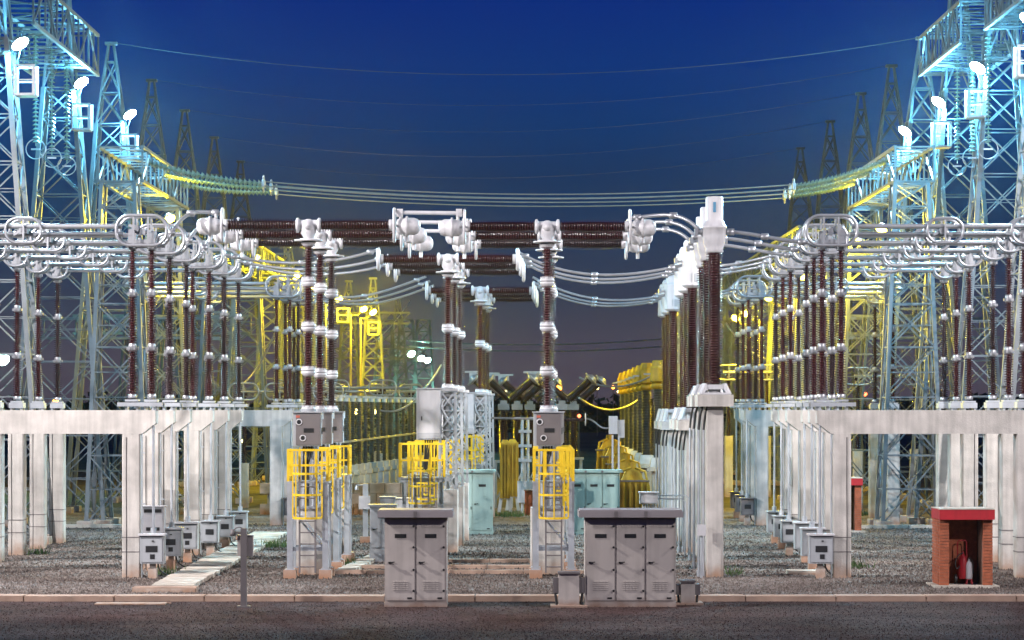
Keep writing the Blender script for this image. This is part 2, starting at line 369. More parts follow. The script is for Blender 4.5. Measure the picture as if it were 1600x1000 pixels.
    for xr, ww, hh in ((s*span*0.56, 0.90, 0.62), (s*span, 0.72, 0.66)):
        for y in (-0.28, 0.28):
            part('corona_ring', 'alu', lambda b: (b.tube(stadium(ww, hh, 0, 0, 8, hh/2-0.02), 0.038, 8, True), b.bar((0, 0, -hh/2), (0, 0, hh/2), 0.045, 0.03)), w, (xr, y, zr), key=('cr', ww, y))
    part('contact_jaw', 'alu', lambda b: (b.box((0, 0, zr-0.24), (0.3, 0.26, 0.12)), b.box((0, 0, zr-0.1), (0.22, 0.14, 0.3)), b.bar((-.2, -.1, zr-.1), (.22, -.1, zr+.14), .06), b.bar((-.2, .1, zr-.1), (.22, .1, zr+.14), .06)), w, (s*span, 0, 0), key='jaw')
    part('blade_jaw', 'alu', lambda b: (b.bar((-.28, -.12, -.1), (.2, -.12, .16), .07), b.bar((-.2, .12, .12), (.25, .12, -.1), .06), b.box((0, 0, 0), (.16, .4, .14)), b.cyl((-.05, -.2, 0), (-.05, .2, 0), .09, n=10)), w, (s*span*0.56, 0, zr), key='bjaw')
    # --- drive box with its pipe
    bx = thing('drive_box', f'{ph} motor drive box on a stub post, {rn} row of the {sd} portals', 'control box', (xh-s*0.56, d-0.28, 0.012), 'disconnector drive boxes')
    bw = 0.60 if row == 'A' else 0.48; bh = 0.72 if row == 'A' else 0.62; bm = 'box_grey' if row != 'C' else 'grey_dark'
    part('stub_post', 'rust_block' if k else 'concrete', lambda b: (b.box((0, 0, 0.13), (0.22, 0.22, 0.26)), b.box((0, 0, 0.32), (0.14, 0.14, 0.14))), bx, key='stub')
    bo = part('box_body', bm, lambda b: b.box((0, 0, 0.38+bh/2), (bw, 0.42, bh)), bx, key=('dbx', bw))
    part('box_lid', 'white' if row == 'A' else bm, lambda b: b.box((0, -0.03, 0.395+bh), (bw+0.07, 0.54, 0.04)), bx, key=('dbl', bw))
    dr = part('door', bm, lambda b: b.box((0, -0.222, 0.38+bh*0.49), (bw-0.07, 0.024, bh-0.09)), bx, key=('dbd', bw))
    part('name_plate', 'plate', lambda b: b.box((0, -0.238, 0.38+bh*0.52), (bw*0.5, 0.012, 0.16)), dr, key=('dbn', bw))
    if row == 'A': part('window', 'plate', lambda b: b.box((0.02, -0.238, 0.38+bh*0.25), (0.12, 0.012, 0.12)), dr, key='dbw')
    part('handle', 'black', lambda b: b.box((0.03, -0.245, 0.38+bh*0.8), (0.05, 0.03, 0.03)), dr, key='dbh')
    part('drive_pipe', 'steel', lambda b: (b.cyl((0, 0.1, 0.4+bh), (0, 0.1, 4.36), 0.035, n=8), b.cyl((0, 0.1, 0.4+bh), (0, 0.1, 0.4+bh+0.16), 0.075, n=10), b.cyl((0, 0.1, 4.2), (0, 0.1, 4.3), 0.06, n=10)), bx, key=('pipe', bh))
    part('cable', 'cable', lambda b: b.tube(bez((0.12, 0.05, 0.4), (0.14, 0.05, 0.1), (0.3, 0.1, 0.15), (0.38, 0.22, 0.02)), 0.02, 6), bx, key='dcab')
for row in 'ABC':
    for side in 'LR':
        for k in range(3): disconnector(side, row, k)

# ------------------------------------------------------------------ circuit breaker poles
def breaker(label, px, d, zc, axz, half, scale, tanks, joints, support, group, dark=False):
    """pole with a T head: zc = foot of the insulator, axz = axis height of the chambers"""
    pm = 'dark_porcelain' if dark else 'porcelain'
    t = thing('circuit_breaker', label, 'circuit breaker', (X(px, d), d, 0), group)
    zs = [zc]+joints+[axz-0.42]
    for i in range(len(zs)-1):
        L = zs[i+1]-zs[i]-0.2
        p = part('support_insulator', pm, lambda b: sheds(b, L, 0.082*scale, 0.148*scale, 0.066, 16), t, (0, 0, zs[i]+0.1), key=('bi', round(L, 3), scale))
        part('metal_flange', 'white', lambda b: (b.lathe([(0.12*scale, -0.105), (0.19*scale, -0.09), (0.19*scale, -0.05), (0.15*scale, 0.0), (0.11*scale, 0.05)], 14), [b.box((0.16*scale*math.cos(a*PI/4), 0.16*scale*math.sin(a*PI/4), -0.03), (0.04, 0.04, 0.12)) for a in range(8)]), p, (0, 0, 0), key=('bf', scale))
        part('metal_flange', 'white', lambda b: b.lathe([(0.11*scale, -0.05), (0.15*scale, 0), (0.19*scale, 0.04), (0.19*scale, 0.09), (0.12*scale, 0.103)], 14), p, (0, 0, L), key=('bg', scale))
    part('grading_disc', 'white', lambda b: (b.lathe([(0.12, -0.02), (0.36, -0.02), (0.37, 0.0), (0.36, 0.02), (0.12, 0.02)], 20), b.lathe([(0.22, 0.02), (0.22, 0.05), (0.1, 0.05)], 14)), t, (0, 0, axz-0.40), key='gdisc')
    h = part('tee_head', 'white', lambda b: (b.lathe([(0.13, -0.36), (0.14, -0.3), (0.19, -0.22), (0.21, -0.08), (0.16, 0.1), (0.05, 0.16)], 16), b.cyl((-0.24, 0, 0.02), (0.24, 0, 0.02), 0.12, n=14),
        b.lathe([(0.08, -0.34), (0.19, -0.31), (0.20, -0.26), (0.13, -0.22)], 14, ax='x'), b.lathe([(0.13, 0.22), (0.20, 0.26), (0.19, 0.31), (0.08, 0.34)], 14, ax='x'),
        b.lathe([(0.02, -0.30), (0.10, -0.26), (0.12, -0.15)], 12, (0, 0, -0.02), 'y')), t, (0, 0, axz), key='tee')
    for s in (-1, 1):
        L = half-0.34-0.10
        c = part('interrupter_chamber', pm, lambda b: sheds(b, L, 0.11*scale, 0.16*scale, 0.068, 20, 0.0, 'x', 0.13), t, (0.34 if s > 0 else -0.34-L, 0, axz), key=('ic', round(L, 3), scale))
        part('end_flange', 'white', lambda b: b.lathe([(0.12, -0.06), (0.15, -0.05), (0.15, 0.05), (0.12, 0.06)], 14, ax='x'), t, (s*(half-0.06), 0, axz), key='efl')
        if tanks:
            part('corona_ring', 'white', lambda b: (b.tube(stadium(0.30, 0.84, 0, 0, 8, 0.148), 0.038, 8, True) if False else b.tube([(0, 0.30*math.cos(a), 0.43*math.sin(a)) for a in [2*PI*i/28 for i in range(28)]], 0.035, 8, True), b.bar((0, -0.28, 0), (0, 0.28, 0), 0.04), b.bar((0, 0, -0.42), (0, 0, 0.42), 0.05)), t, (s*(half+0.03), 0, axz), key='bring')
            k = part('grading_tank', 'white', lambda b: (b.lathe([(0.10, 0.0), (0.18, 0.03), (0.22, 0.12), (0.225, 0.24), (0.27, 0.25), (0.27, 0.30), (0.225, 0.31), (0.225, 0.46), (0.19, 0.56), (0.10, 0.62), (0.02, 0.63)], 18, ax='x') if s > 0 else
                b.lathe([(0.02, -0.63), (0.10, -0.62), (0.19, -0.56), (0.225, -0.46), (0.225, -0.31), (0.27, -0.30), (0.27, -0.25), (0.225, -0.24), (0.22, -0.12), (0.18, -0.03), (0.10, 0.0)], 18, ax='x'),
                b.cyl((s*0.28, 0, -0.22), (s*0.28, 0, -0.40), 0.05, n=8), b.cyl((s*0.12, -0.05, 0.2), (s*0.12, -0.05, 0.32), 0.04, n=8)), t, (s*(half+0.08), 0, axz-0.03), key=('tank', s))
        else:
            part('end_disc', 'white', lambda b: b.lathe([(0.10, -0.03), (0.30, -0.05), (0.36, -0.02), (0.36, 0.03), (0.28, 0.06), (0.10, 0.05)], 20, ax='x'), t, (s*(half+0.04), 0, axz), key='edisc')
    support(t)
    return t

def control_box(t, x, y, z0, z1, w, dep, m, light=False):
    h = z1-z0
    c = part('control_cabinet', m, lambda b: (b.box((0, 0, h/2), (w, dep, h)), b.box((0, -0.02, h+0.015), (w+0.06, dep+0.08, 0.03))), t, (x, y, z0), key=('cc', w, h, dep))
    dm = 'grey_dark' if not light else m
    dr = part('door', dm, lambda b: b.box((0.03, -dep/2-0.012, h/2), (w-0.1, 0.024, h-0.06)), c, key=('cdoor', w, h))
    if not light:
        for zz, xx in ((h*0.72, -0.2), (h*0.24, -0.1)):
            part('gauge', 'white', lambda b: b.tube([(0.07*math.cos(a), 0, 0.07*math.sin(a)) for a in [2*PI*i/16 for i in range(16)]], 0.016, 6, True), c, (xx, -dep/2-0.03, zz), key='gauge')
            part('gauge_face', 'plate', lambda b: b.cyl((0, 0, 0), (0, -0.01, 0), 0.06, n=14), c, (xx, -dep/2-0.024, zz), key='gaugef')
        part('name_plate', 'plate', lambda b: b.box((0, 0, 0), (0.26, 0.01, 0.11)), c, (0.05, -dep/2-0.029, h*0.47), key='cplate')
        part('sticker', 'sticker', lambda b: b.box((0, 0, 0), (0.1, 0.008, 0.06)), c, (-w/2+0.13, -dep/2-0.028, h-0.1), key='cstick')
        part('side_handle', 'black', lambda b: b.box((0, 0, 0), (0.03, 0.08, 0.16)), c, (w/2+0.01, 0, h*0.45), key='chandle')
    else:
        part('handle', 'plate', lambda b: b.box((0, 0, 0), (0.03, 0.03, 0.12)), c, (-w/2+0.16, -dep/2-0.03, h*0.42), key='clh')
        part('vent', 'box_grey', lambda b: [b.box((0, 0, q*0.045), (w-0.06, 0.03, 0.03)) for q in range(4)], c, (0, -dep/2-0.012, 0.05), key=('cvent', w))
    part('cable', 'cable', lambda b: [b.tube(bez((q*0.07-0.1, 0, 0.0), (q*0.07-0.1, 0, -0.3), (q*0.03-0.12, 0.1, -0.4), (q*0.03-0.15, 0.14, -0.9)), 0.022, 6) for q in range(4)], c, (0.0, 0, 0), key='ccables')

def support_A(t):
    part('pedestal', 'concrete', lambda b: concrete_col(b, 0.86, 0.7, 1.75), t, (0, 0.35, 0), key='ped')
    part('steel_column', 'box_grey', lambda b: (b.box((0, 0.35, 2.9), (0.46, 0.46, 2.3)), b.box((0, 0.2, 4.13), (0.7, 0.8, 0.16)), b.cyl((0, 0, 4.2), (0, 0, 4.32), 0.2, n=14)), t, key='scol')
    for x in (-0.12, 0.12): part('linkage', 'steel', lambda b: b.cyl((0, 0.08, 1.8), (0, 0.08, 3.4), 0.05, n=8), t, (x, 0, 0), key='link')
    control_box(t, 0, -0.28, 3.36, 4.22, 0.72, 0.5, 'box_grey')

def lattice_leg(t, zb, zt, w0, w1, m='steel', n=5, lw=0.07, bw=0.035, name='lattice_leg', y=0, key=None):
    fr = lambda k: (w0+(w1-w0)*k)/2
    for sx_ in (-1, 1):
        for sy_ in (-1, 1):
            part(name, m, lambda b: b.bar((sx_*w0/2, sy_*w0/2, zb), (sx_*w1/2, sy_*w1/2, zt), lw), t, (0, y, 0), key=('ll', zb, zt, w0, w1, lw, sx_, sy_))
    def br(b):
        for i in range(n):
            a, c = fr(i/n), fr((i+1)/n); za = zb+(zt-zb)*i/n; zc = zb+(zt-zb)*(i+1)/n
            for q in (-1, 1):
                b.bar((-a, q*a, za), (c, q*c, zc), bw); b.bar((a, q*a, za), (-c, q*c, zc), bw); b.bar((-c, q*c, zc), (c, q*c, zc), bw)
                b.bar((q*a, -a, za), (q*c, c, zc), bw); b.bar((q*a, a, za), (q*c, -c, zc), bw); b.bar((q*c, -c, zc), (q*c, c, zc), bw)
    part('bracing', m, br, t, (0, y, 0), key=('lbr', zb, zt, w0, w1, n, bw))

def support_B(t):
    part('footing', 'concrete', lambda b: concrete_col(b, 0.62, 0.62, 1.9), t, key='footB')
    lattice_leg(t, 1.9, 4.86, 0.52, 0.44, 'steel', 5, 0.075, 0.045)
    part('cap_plate', 'white', lambda b: (b.box((0, 0, 4.9), (0.62, 0.56, 0.08)), b.box((0, 0, 4.72), (0.5, 0.1, 0.2))), t, key='capB')
    part('drive_housing', 'box_grey', lambda b: (b.cyl((0, 0, 3.4), (0, 0, 4.5), 0.15, n=12), b.box((0, -.05, 4.55), (.26, .3, .2)), b.tube(bez((-.1, -.2, 4.6), (-.3, -.3, 4.4), (-.1, -.3, 4.2), (0, -.2, 4.0)), .04, 6)), t, key='drvB')
    control_box(t, -0.58, -0.1, 3.40, 4.92, 0.72, 0.5, 'white', True)

for k in range(3):
    dd = (66.5, 69.9, 73.3)[k]
    breaker(f'{PH[k]} breaker pole of the front left trio, tee of brown chambers with white tanks', (482, 500, 518)[k], dd, 4.28, 9.09, 2.2, 1.0, True, [5.30, 6.45, 7.62], support_A, 'front circuit breaker poles', k == 2)
    breaker(f'{PH[k]} breaker pole of the front centre-right trio, beside the current transformers', (855, 858, 861)[k], dd, 4.28, 9.05, 2.12, 1.0, True, [5.30, 6.45, 7.62], support_A, 'front circuit breaker poles', k == 2)
    breaker(f'{PH[k]} breaker pole of the second-row trio on white lattice legs behind the two-door cabinet', (700, 710, 718)[k], (77.2, 80.6, 84.0)[k], 4.94, 8.84, 2.06, 1.0, False, [6.75], support_B, 'second-row circuit breaker poles', k > 0)
    breaker(f'{PH[k]} breaker pole of the rear trio on lattice legs behind the teal single-door cabinet', (750, 756, 761)[k], (95.5, 98.9, 102.3)[k], 4.94, 8.74, 1.95, 1.0, False, [6.75], support_B, 'rear circuit breaker poles', k > 0)
    # rods bridging the two tees of the front breakers
    x0 = X((482, 500, 518)[k], dd)+2.25; x1 = X((855, 858, 861)[k], dd)-2.17
    br = thing('bridging_rod', f'{PH[k]} white rod bridging the two front breaker tees', 'conductor rod', (x0, dd, 9.4), 'rods between the breaker tees')
    part('rod', 'white', lambda b: b.cyl((0, 0, 0.02), (x1-x0, 0, 0), 0.055, n=10), br)
    for x in (0.12, x1-x0-0.12): part('clamp', 'white', lambda b: b.box((0, 0, 0), (0.16, 0.16, 0.2)), br, (x, 0, 0.01), key='rclamp')

# ------------------------------------------------------------------ access platforms with yellow railings
def platform(label, px, d, w=1.0, zd=2.42, rail=0.86, dep=0.9, legs=True, cage_to=1.55, group='yellow-railed access platforms'):
    t = thing('access_platform', label, 'platform', (X(px, d), d, 0.012), group)
    hx = w/2
    if legs:
        for sx_ in (-1, 1):
            for sy_ in (0, 1):
                part('leg', 'steel', lambda b: (b.box((0, 0, zd/2+0.1), (0.15, 0.15, zd-0.2)), b.box((0, 0, 0.23), (0.24, 0.24, 0.03))), t, (sx_*(hx-0.05), sy_*dep, 0), key=('pleg', zd))
                part('footing_block', 'rust_block', lambda b: b.box((0, 0, 0.11), (0.32, 0.32, 0.22)), t, (sx_*(hx-0.05), sy_*dep, 0), key='pfoot')
        for y in (0, dep):
            part('cross_frame', 'steel', lambda b: (b.bar((-hx+0.12, 0, 0.75), (hx-0.12, 0, 0.75), 0.05, 0.1), b.bar((-hx+0.12, 0, 1.75), (hx-0.12, 0, 1.75), 0.05, 0.1), b.bar((-hx+0.1, 0.01, 1.72), (hx-0.1, 0.01, 0.78), 0.05)), t, (0, y, 0), key=('pcf', w, zd))
    else:
        part('bracket', 'steel', lambda b: [b.bar((x, 0.1, zd-0.08), (x, dep, zd-0.75), 0.06) for x in (-hx+0.08, hx-0.08)]+[b.bar((-hx, y, zd-0.06), (hx, y, zd-0.06), 0.05, 0.08) for y in (0, dep)]+[b.box((x, dep+0.03, zd/2), (0.12, 0.12, zd)) for x in (-hx+.1, hx-.1)], t)
    part('deck', 'steel', lambda b: b.box((0, dep/2, zd+0.02), (w+0.08, dep+0.1, 0.05)), t, key=('pdeck', w, zd, dep))
    def rails(b):
        z0, z1 = zd+0.045, zd+rail
        for x in (-hx, -hx*0.42, hx*0.42, hx): b.box((x, 0, (z0+z1)/2), (0.065, 0.05, z1-z0))
        for x in (-hx, hx): b.box((x, dep, (z0+z1)/2), (0.05, 0.065, z1-z0)); b.box((x, dep/2, (z0+z1)/2), (0.05, 0.065, z1-z0))
        for z in (z1-0.02, (z0+z1)/2):
            b.bar((-hx, -.004, z), (hx, -.004, z), 0.05, 0.055)
            for x in (-hx, hx): b.bar((x, 0, z), (x, dep, z), 0.052, 0.05)
        for x in (-hx, hx): b.box((x, dep/2, z0+0.06), (0.03, dep, 0.12))
    part('railing', 'yellow', rails, t, key=('prail', w, zd, rail, dep))
    lx = 0.2
    part('ladder', 'grey_dark', lambda b: [b.box((x, -0.12, (0.1+zd)/2+0.1), (0.045, 0.06, zd)) for x in (-lx, lx)]+[b.cyl((-lx, -0.12, 0.3+q*0.29), (lx, -0.12, 0.3+q*0.29), 0.018, n=6) for q in range(int((zd-0.2)/0.29)+1)], t, key=('lad', zd))
    def cage(b):
        cz0, cz1 = cage_to, zd+rail-0.05; n = 9
        arc = [(0.37*math.cos(PI+PI*i/(n-1)), -0.14+0.55*math.sin(PI+PI*i/(n-1))) for i in range(n)]
        for z in (cz0, (cz0+zd)/2+0.15, zd+0.25):
            for i in range(n-1): b.bar((*arc[i], z), (*arc[i+1], z), 0.016, 0.055)
        for i in (0, 2, 4, 6, 8): b.bar((*arc[i], cz0), (*arc[i], cz1), 0.036, 0.016)
    part('safety_cage', 'yellow', cage, t, key=('cage', zd, rail, cage_to))
    return t
for k in range(3):
    dd = (65.6, 69.0, 72.4)[k]
    platform(f'{PH[k]} yellow-railed ladder platform under the front left breaker boxes', (481, 499, 517)[k], dd-0.55)
    platform(f'{PH[k]} yellow-railed ladder platform under the front centre-right breaker box', (865, 864, 863)[k], dd-0.55)
for k in range(3):
    platform(f'{PH[k]} bracketed yellow-railed platform below the white boxes of the second breaker row', (659, 671, 681)[k], (75.3, 78.7, 82.1)[k], w=1.3, zd=2.25, rail=1.05, legs=False, cage_to=1.55)
    platform(f'{PH[k]} bracketed yellow-railed platform at the rear breaker row', (727, 732, 738)[k], (93.9, 97.3, 100.7)[k], w=1.1, zd=2.25, rail=1.05, legs=False, cage_to=1.55)

# ------------------------------------------------------------------ current transformers
def ct(label, px, d, zcap, zins, zhead, ztop, style, group, ins='porcelain', r=0.205, colw=0.44):
    t = thing('current_transformer', label, 'current transformer', (X(px, d), d, 0), group)
    part('column', 'concrete', lambda b: concrete_col(b, colw, 0.46, zcap-0.3), t, key=('ctcol', zcap, colw))
    part('column_cap', 'concrete', lambda b: b.box((0, 0, zcap-0.15), (0.92, 0.92, 0.30)), t, key=('ctcap', zcap))
    def base(b):
        h = zins-zcap
        for sx_ in (-1, 1):
            for sy_ in (-1, 1): b.bar((sx_*0.36, sy_*0.36, zcap), (sx_*0.24, sy_*0.24, zins), 0.09)
        b.box((0, 0, zins-0.07), (0.56, 0.56, 0.12)); b.box((0, 0, zcap+0.03), (0.8, 0.8, 0.05)); b.cyl((0, 0, zcap+0.06), (0, 0, zins-.1), 0.16, n=12)
    part('base_frame', 'white', base, t, key=('ctbase', zins-zcap, zcap))
    part('insulator', ins, lambda b: sheds(b, zhead-zins, r*0.72, r*1.05, 0.068, 22, zins), t, key=('ctins', zins, zhead, r))
    if style == 'round':
        z = zhead; L = ztop-zhead
        h = part('head_tank', 'white', lambda b: (b.lathe([(0.2, z), (0.24, z+0.03), (0.22, z+0.10), (0.27, z+0.22), (0.30, z+0.42), (0.30, z+0.62), (0.32, z+0.63), (0.32, z+0.68), (0.29, z+0.70), (0.24, z+0.82)], 22)), t, key='ctbowl')
        part('bellows_dome', 'white', lambda b: b.lathe([(0.24, z+0.81), (0.225, z+0.84), (0.225, ztop-0.03), (0.20, ztop)], 22), t, key='ctdome')
        part('level_gauge', 'tag_blue', lambda b: b.box((0, 0, 0), (0.07, 0.02, 0.26)), t, (-0.01, -0.228, ztop-0.28), key='ctgauge')
        for s in (-1, 1): part('terminal', 'alu', lambda b: (b.box((s*0.38, 0, 0), (0.24, 0.1, 0.06)), b.box((s*0.46, 0, 0.02), (0.1, 0.16, 0.16))), t, (0, 0, zhead+0.52), key=('ctt', s))
    else:
        z = zhead; hh = ztop-zhead
        part('head_tank', 'white', lambda b: (b.lathe([(0.22, z), (0.30, z+0.05), (0.33, z+0.08), (0.33, z+hh*0.74), (0.27, z+hh*0.80), (0.27, z+hh*0.94), (0.22, ztop)], 8, smooth=False)), t, key=('ctbox', z, ztop))
        part('name_plate', 'box_grey', lambda b: b.box((0, 0, 0), (0.2, 0.02, 0.26)), t, (0.04, -0.312, zhead+0.3), key='ctplate')
        for s in (-1, 1): part('terminal', 'alu', lambda b: (b.box((s*0.42, 0, 0), (0.24, 0.1, 0.06)), b.box((s*0.50, 0, 0.02), (0.1, 0.16, 0.16))), t, (0, 0, zhead+hh*0.55), key=('ctt2', s))
    for q in range(2): part('conduit', 'steel', lambda b: (b.cyl((0, 0, 0), (0, 0, zcap-0.9), 0.03, n=7), b.cyl((0, 0, 0), (0, 0, .18), 0.055, n=7)), t, (-colw/2-0.06-q*0.12, -0.1+q*0.08, 0), key=('ctcon', zcap))
    for q in range(2): part('cable', 'cable', lambda b: b.tube(bez((0.1, -0.1, zcap-0.28), (0.02, -0.12, zcap-0.5), (0.03, 0, zcap-0.6), (0, 0, zcap-0.9)), 0.03, 6), t, (-colw/2-0.06-q*0.12, -0.1+q*0.08, 0), key=('ctcab', zcap))
    return t
for k in range(3):
    ct(f'{PH[k]} tall current transformer with white domed head, front row right of centre', (1116, 1107, 1100)[k], (65.7, 69.1, 72.5)[k], 4.68, 4.95, 8.32, 9.76, 'round', 'front current transformers')
    ct(f'{PH[k]} current transformer with square white head, second row right of centre', (1082, 1075, 1069)[k], (77.0, 80.4, 83.8)[k], 3.98, 4.35, 7.96, 9.40, 'square', 'second-row current transformers')
    ct(f'{PH[k]} current transformer with square white head in the rear row', (1052, 1046, 1041)[k], (95.0, 98.4, 101.8)[k], 3.85, 4.32, 7.95, 9.28, 'square', 'rear current transformers', r=0.215)

# ------------------------------------------------------------------ jumpers (flexible conductors) between the apparatus
def jumper(label, pts, r=0.05, m='alu', group=None, clamps=True):
    t = thing('jumper_cable', label, 'conductor', pts[0], group)
    o = Vector(pts[0])
    part('conductor', m, lambda b: b.tube([Vector(p)-o for p in pts], r, 8), t)
    if clamps:
        for i in (1, len(pts)//2, len(pts)-2):
            part('clamp', 'alu', lambda b: b.lathe([(0.03, -0.11), (r*1.7, -0.09), (r*1.7, 0.09), (0.03, 0.11)], 8, ax='x'), t, Vector(pts[i])-o, key=('jc', r))
for k in range(3):
    dA = (66.5, 69.9, 73.3)[k]; dd = DEP['A'][k]
    p0 = W((262, 290, 314)[k], (372, 383, 394)[k], dd); p3 = W((344, 366, 388)[k], (333, 348, 361)[k], dA)
    jumper(f'{PH[k]} white jumper rising from the front left disconnector to the breaker', bez(p0, p0.lerp(p3, .35)+Vector((0, 0, .55)), p3-Vector((.7, 0, -.05)), p3), 0.05, group='front left jumpers')
    p0 = W((986, 982, 978)[k], (341, 352, 364)[k], dA); p3 = W((1100, 1092, 1086)[k], (369, 377, 386)[k], (65.7, 69.1, 72.5)[k])
    jumper(f'{PH[k]} white jumper arching from the centre breaker to the domed transformer', bez(p0, p0+Vector((.9, 0, .1)), p3+Vector((-.5, 0, .7)), p3), 0.05, group='front centre jumpers')
    p0 = W((1133, 1123, 1115)[k], (362, 372, 382)[k], (65.7, 69.1, 72.5)[k]); p3 = W((1262, 1250, 1239)[k], (379, 390, 399)[k], dd)
    jumper(f'{PH[k]} white jumper from the domed transformer to the front right disconnector', bez(p0, p0+Vector((.7, 0, -.02)), p3+Vector((-.8, 0, .05)), p3), 0.05, group='front right jumpers')
    dB = (77.2, 80.6, 84.0)[k]; dd = DEP['B'][k]
    p0 = W((352, 372, 392)[k], (398, 408, 416)[k], dd); p3 = W((594, 606, 618)[k], (389, 400, 409)[k], dB)
    jumper(f'{PH[k]} sagging jumper from the second left disconnector to the second-row breaker', bez(p0, p0+Vector((1.5, 0, -.35)), p3+Vector((-1.6, 0, -.55)), p3), 0.045, group='second-row left jumpers')
    p0 = W((806, 811, 814)[k], (392, 401, 408)[k], dB); p3 = W((1068, 1062, 1056)[k], (414, 421, 427)[k], (77.0, 80.4, 83.8)[k])
    jumper(f'{PH[k]} sagging jumper from the second-row breaker to its square-headed transformer', bez(p0, p0+Vector((1.5, 0, -.9)), p3+Vector((-1.9, 0, -.45)), p3), 0.045, group='second-row right jumpers')
    p0 = W((1094, 1087, 1080)[k], (413, 420, 426)[k], (77.0, 80.4, 83.8)[k]); p3 = W((1216, 1207, 1198)[k], (398, 407, 415)[k], dd)
    jumper(f'{PH[k]} jumper from the second-row square-headed transformer to the right disconnector', bez(p0, p0+Vector((.8, 0, -.15)), p3+Vector((-.8, 0, -.15)), p3), 0.045, group='second-row far right jumpers')
    dC = (95.5, 98.9, 102.3)[k]; dd = DEP['C'][k]
    p0 = W((472, 484, 496)[k], (458, 464, 469)[k], dd); p3 = W((666, 672, 678)[k], (432, 439, 446)[k], dC)
    jumper(f'{PH[k]} sagging jumper from the rear left disconnector to the rear breaker', bez(p0, p0+Vector((2.0, 0, -.35)), p3+Vector((-2.0, 0, -.75)), p3), 0.045, group='rear left jumpers')
    p0 = W((832, 834, 836)[k], (433, 441, 447)[k], dC); p3 = W((1040, 1035, 1031)[k], (461, 466, 470)[k], (95.0, 98.4, 101.8)[k])
    jumper(f'{PH[k]} sagging jumper from the rear breaker to the rear transformer', bez(p0, p0+Vector((1.6, 0, -.85)), p3+Vector((-2.0, 0, -.4)), p3), 0.045, group='rear right jumpers')
    p0 = W((1063, 1058, 1053)[k], (461, 466, 470)[k], (95.0, 98.4, 101.8)[k]); p3 = W((1160, 1153, 1147)[k], (450, 456, 461)[k], dd)
    jumper(f'{PH[k]} short jumper from the rear transformer to the rear right disconnector', bez(p0, p0+Vector((.8, 0, -.1)), p3+Vector((-.8, 0, -.1)), p3), 0.045, group='rear far right jumpers')

# ------------------------------------------------------------------ foreground cabinets
def cabinet(name, label, x0, x1, d, h, dep, nd, m, roof_over=0.14, roof_h=0.165, plinth=0.1, roof_m=None, hinge=True, group=None, front_over=0.28):
    w = x1-x0; t = thing(name, label, 'cabinet', ((x0+x1)/2, d, 0.008), group)
    zt = h-roof_h
    part('body', m, lambda b: b.box((0, dep/2, plinth+(zt-plinth)/2), (w, dep, zt-plinth)), t)
    part('plinth', m, lambda b: b.box((0, dep/2, plinth/2), (w+0.02, dep+0.03, plinth)), t)
    rf = part('roof', roof_m or m, lambda b: (b.box((0, dep/2-front_over/2+0.05, zt+roof_h*0.42), (w+2*roof_over, dep+front_over+0.1, roof_h*0.84)), b.box((0, dep/2-front_over/2+0.05, h-roof_h*0.08), (w+2*roof_over-.04, dep+front_over+0.06, roof_h*0.16))), t)
    dw = (w-0.04)/nd
    for i in range(nd-1):
        part('roof_seam', 'grey_dark', lambda b: b.box((0, 0, 0), (0.07, 0.014, roof_h*0.8)), rf, (-w/2+0.02+dw*(i+1), -front_over-0.003, zt+roof_h*0.42))
    for i in range(nd):
        cx = -w/2+0.02+dw*(i+0.5); dh = zt-plinth-0.10; zc = plinth+0.04+dh/2
        dr = part('door', m, lambda b: b.box((0, -0.014, 0), (dw-0.05, 0.028, dh)), t, (cx, 0, zc))
        part('name_plate', 'plate', lambda b: b.box((0, 0, 0), (0.25, 0.01, 0.085)), dr, (0.0, -0.034, dh*0.30), key='fplate')
        part('handle', 'plate', lambda b: (b.box((0, 0, 0), (0.05, 0.05, 0.04)), b.bar((0, -0.03, 0), (0.11, -0.035, 0.015), 0.022)), dr, (-dw*0.36, -0.045, -dh*0.03), key='fhandle')
        part('lock_tag', 'plate', lambda b: b.box((0, 0, 0), (0.1, 0.012, 0.035)), dr, (dw*0.3, -0.034, -dh*0.47), key='ftag')
        if hinge:
            for q in (0.42, 0.16, -0.12, -0.38):
                part('hinge', 'plate', lambda b: b.cyl((0, 0, 0), (0, -0.05, 0), 0.026, n=8), dr, (dw/2-0.045, -0.02, dh*q), key='fhinge')
            for q, zz in ((7, 0.435),):
                part('louvre', m, lambda b: [b.box((-0.18+0.06*j, 0, 0), (0.02, 0.018, 0.12)) for j in range(q)], dr, (0.0, -0.032, dh*zz), key=('louv', m))['kind'] = 'stuff'
            part('louvre', m, lambda b: [b.box((-0.14+0.07*j, 0, 0.045*k), (0.05, 0.018, 0.018)) for j in range(5) for k in range(5)], dr, (0.0, -0.032, -dh*0.37), key=('louv2', m))['kind'] = 'stuff'
        else:
            part('hinge', 'plate', lambda b: b.box((0, 0, 0), (0.03, 0.03, 0.1)), dr, (dw/2-0.04, -0.03, -dh*0.1), key='thinge')
    return t
cabinet('control_cabinet', 'grey two-door steel cabinet with overhanging roof beside the road', X(601, 55.7), X(698, 55.7), 55.7, 2.12, 0.8, 2, 'grey_paint', roof_m='grey_roof')
cabinet('control_cabinet', 'grey three-door steel cabinet with overhanging roof beside the road', X(914, 55.7), X(1056, 55.7), 55.7, 2.12, 0.8, 3, 'grey_paint', roof_m='grey_roof')
cabinet('control_cabinet', 'narrow teal cabinet standing behind the second-row lattice breaker legs', X(706, 88), X(770, 88), 88, 2.22, 0.8, 2, 'teal', roof_over=0.1, roof_h=0.09, hinge=False, front_over=0.12)
cabinet('control_cabinet', 'wide teal cabinet standing behind the three-door grey cabinet', X(888, 88), X(968, 88), 88, 2.22, 0.8, 3, 'teal', roof_over=0.1, roof_h=0.09, hinge=False, front_over=0.12)
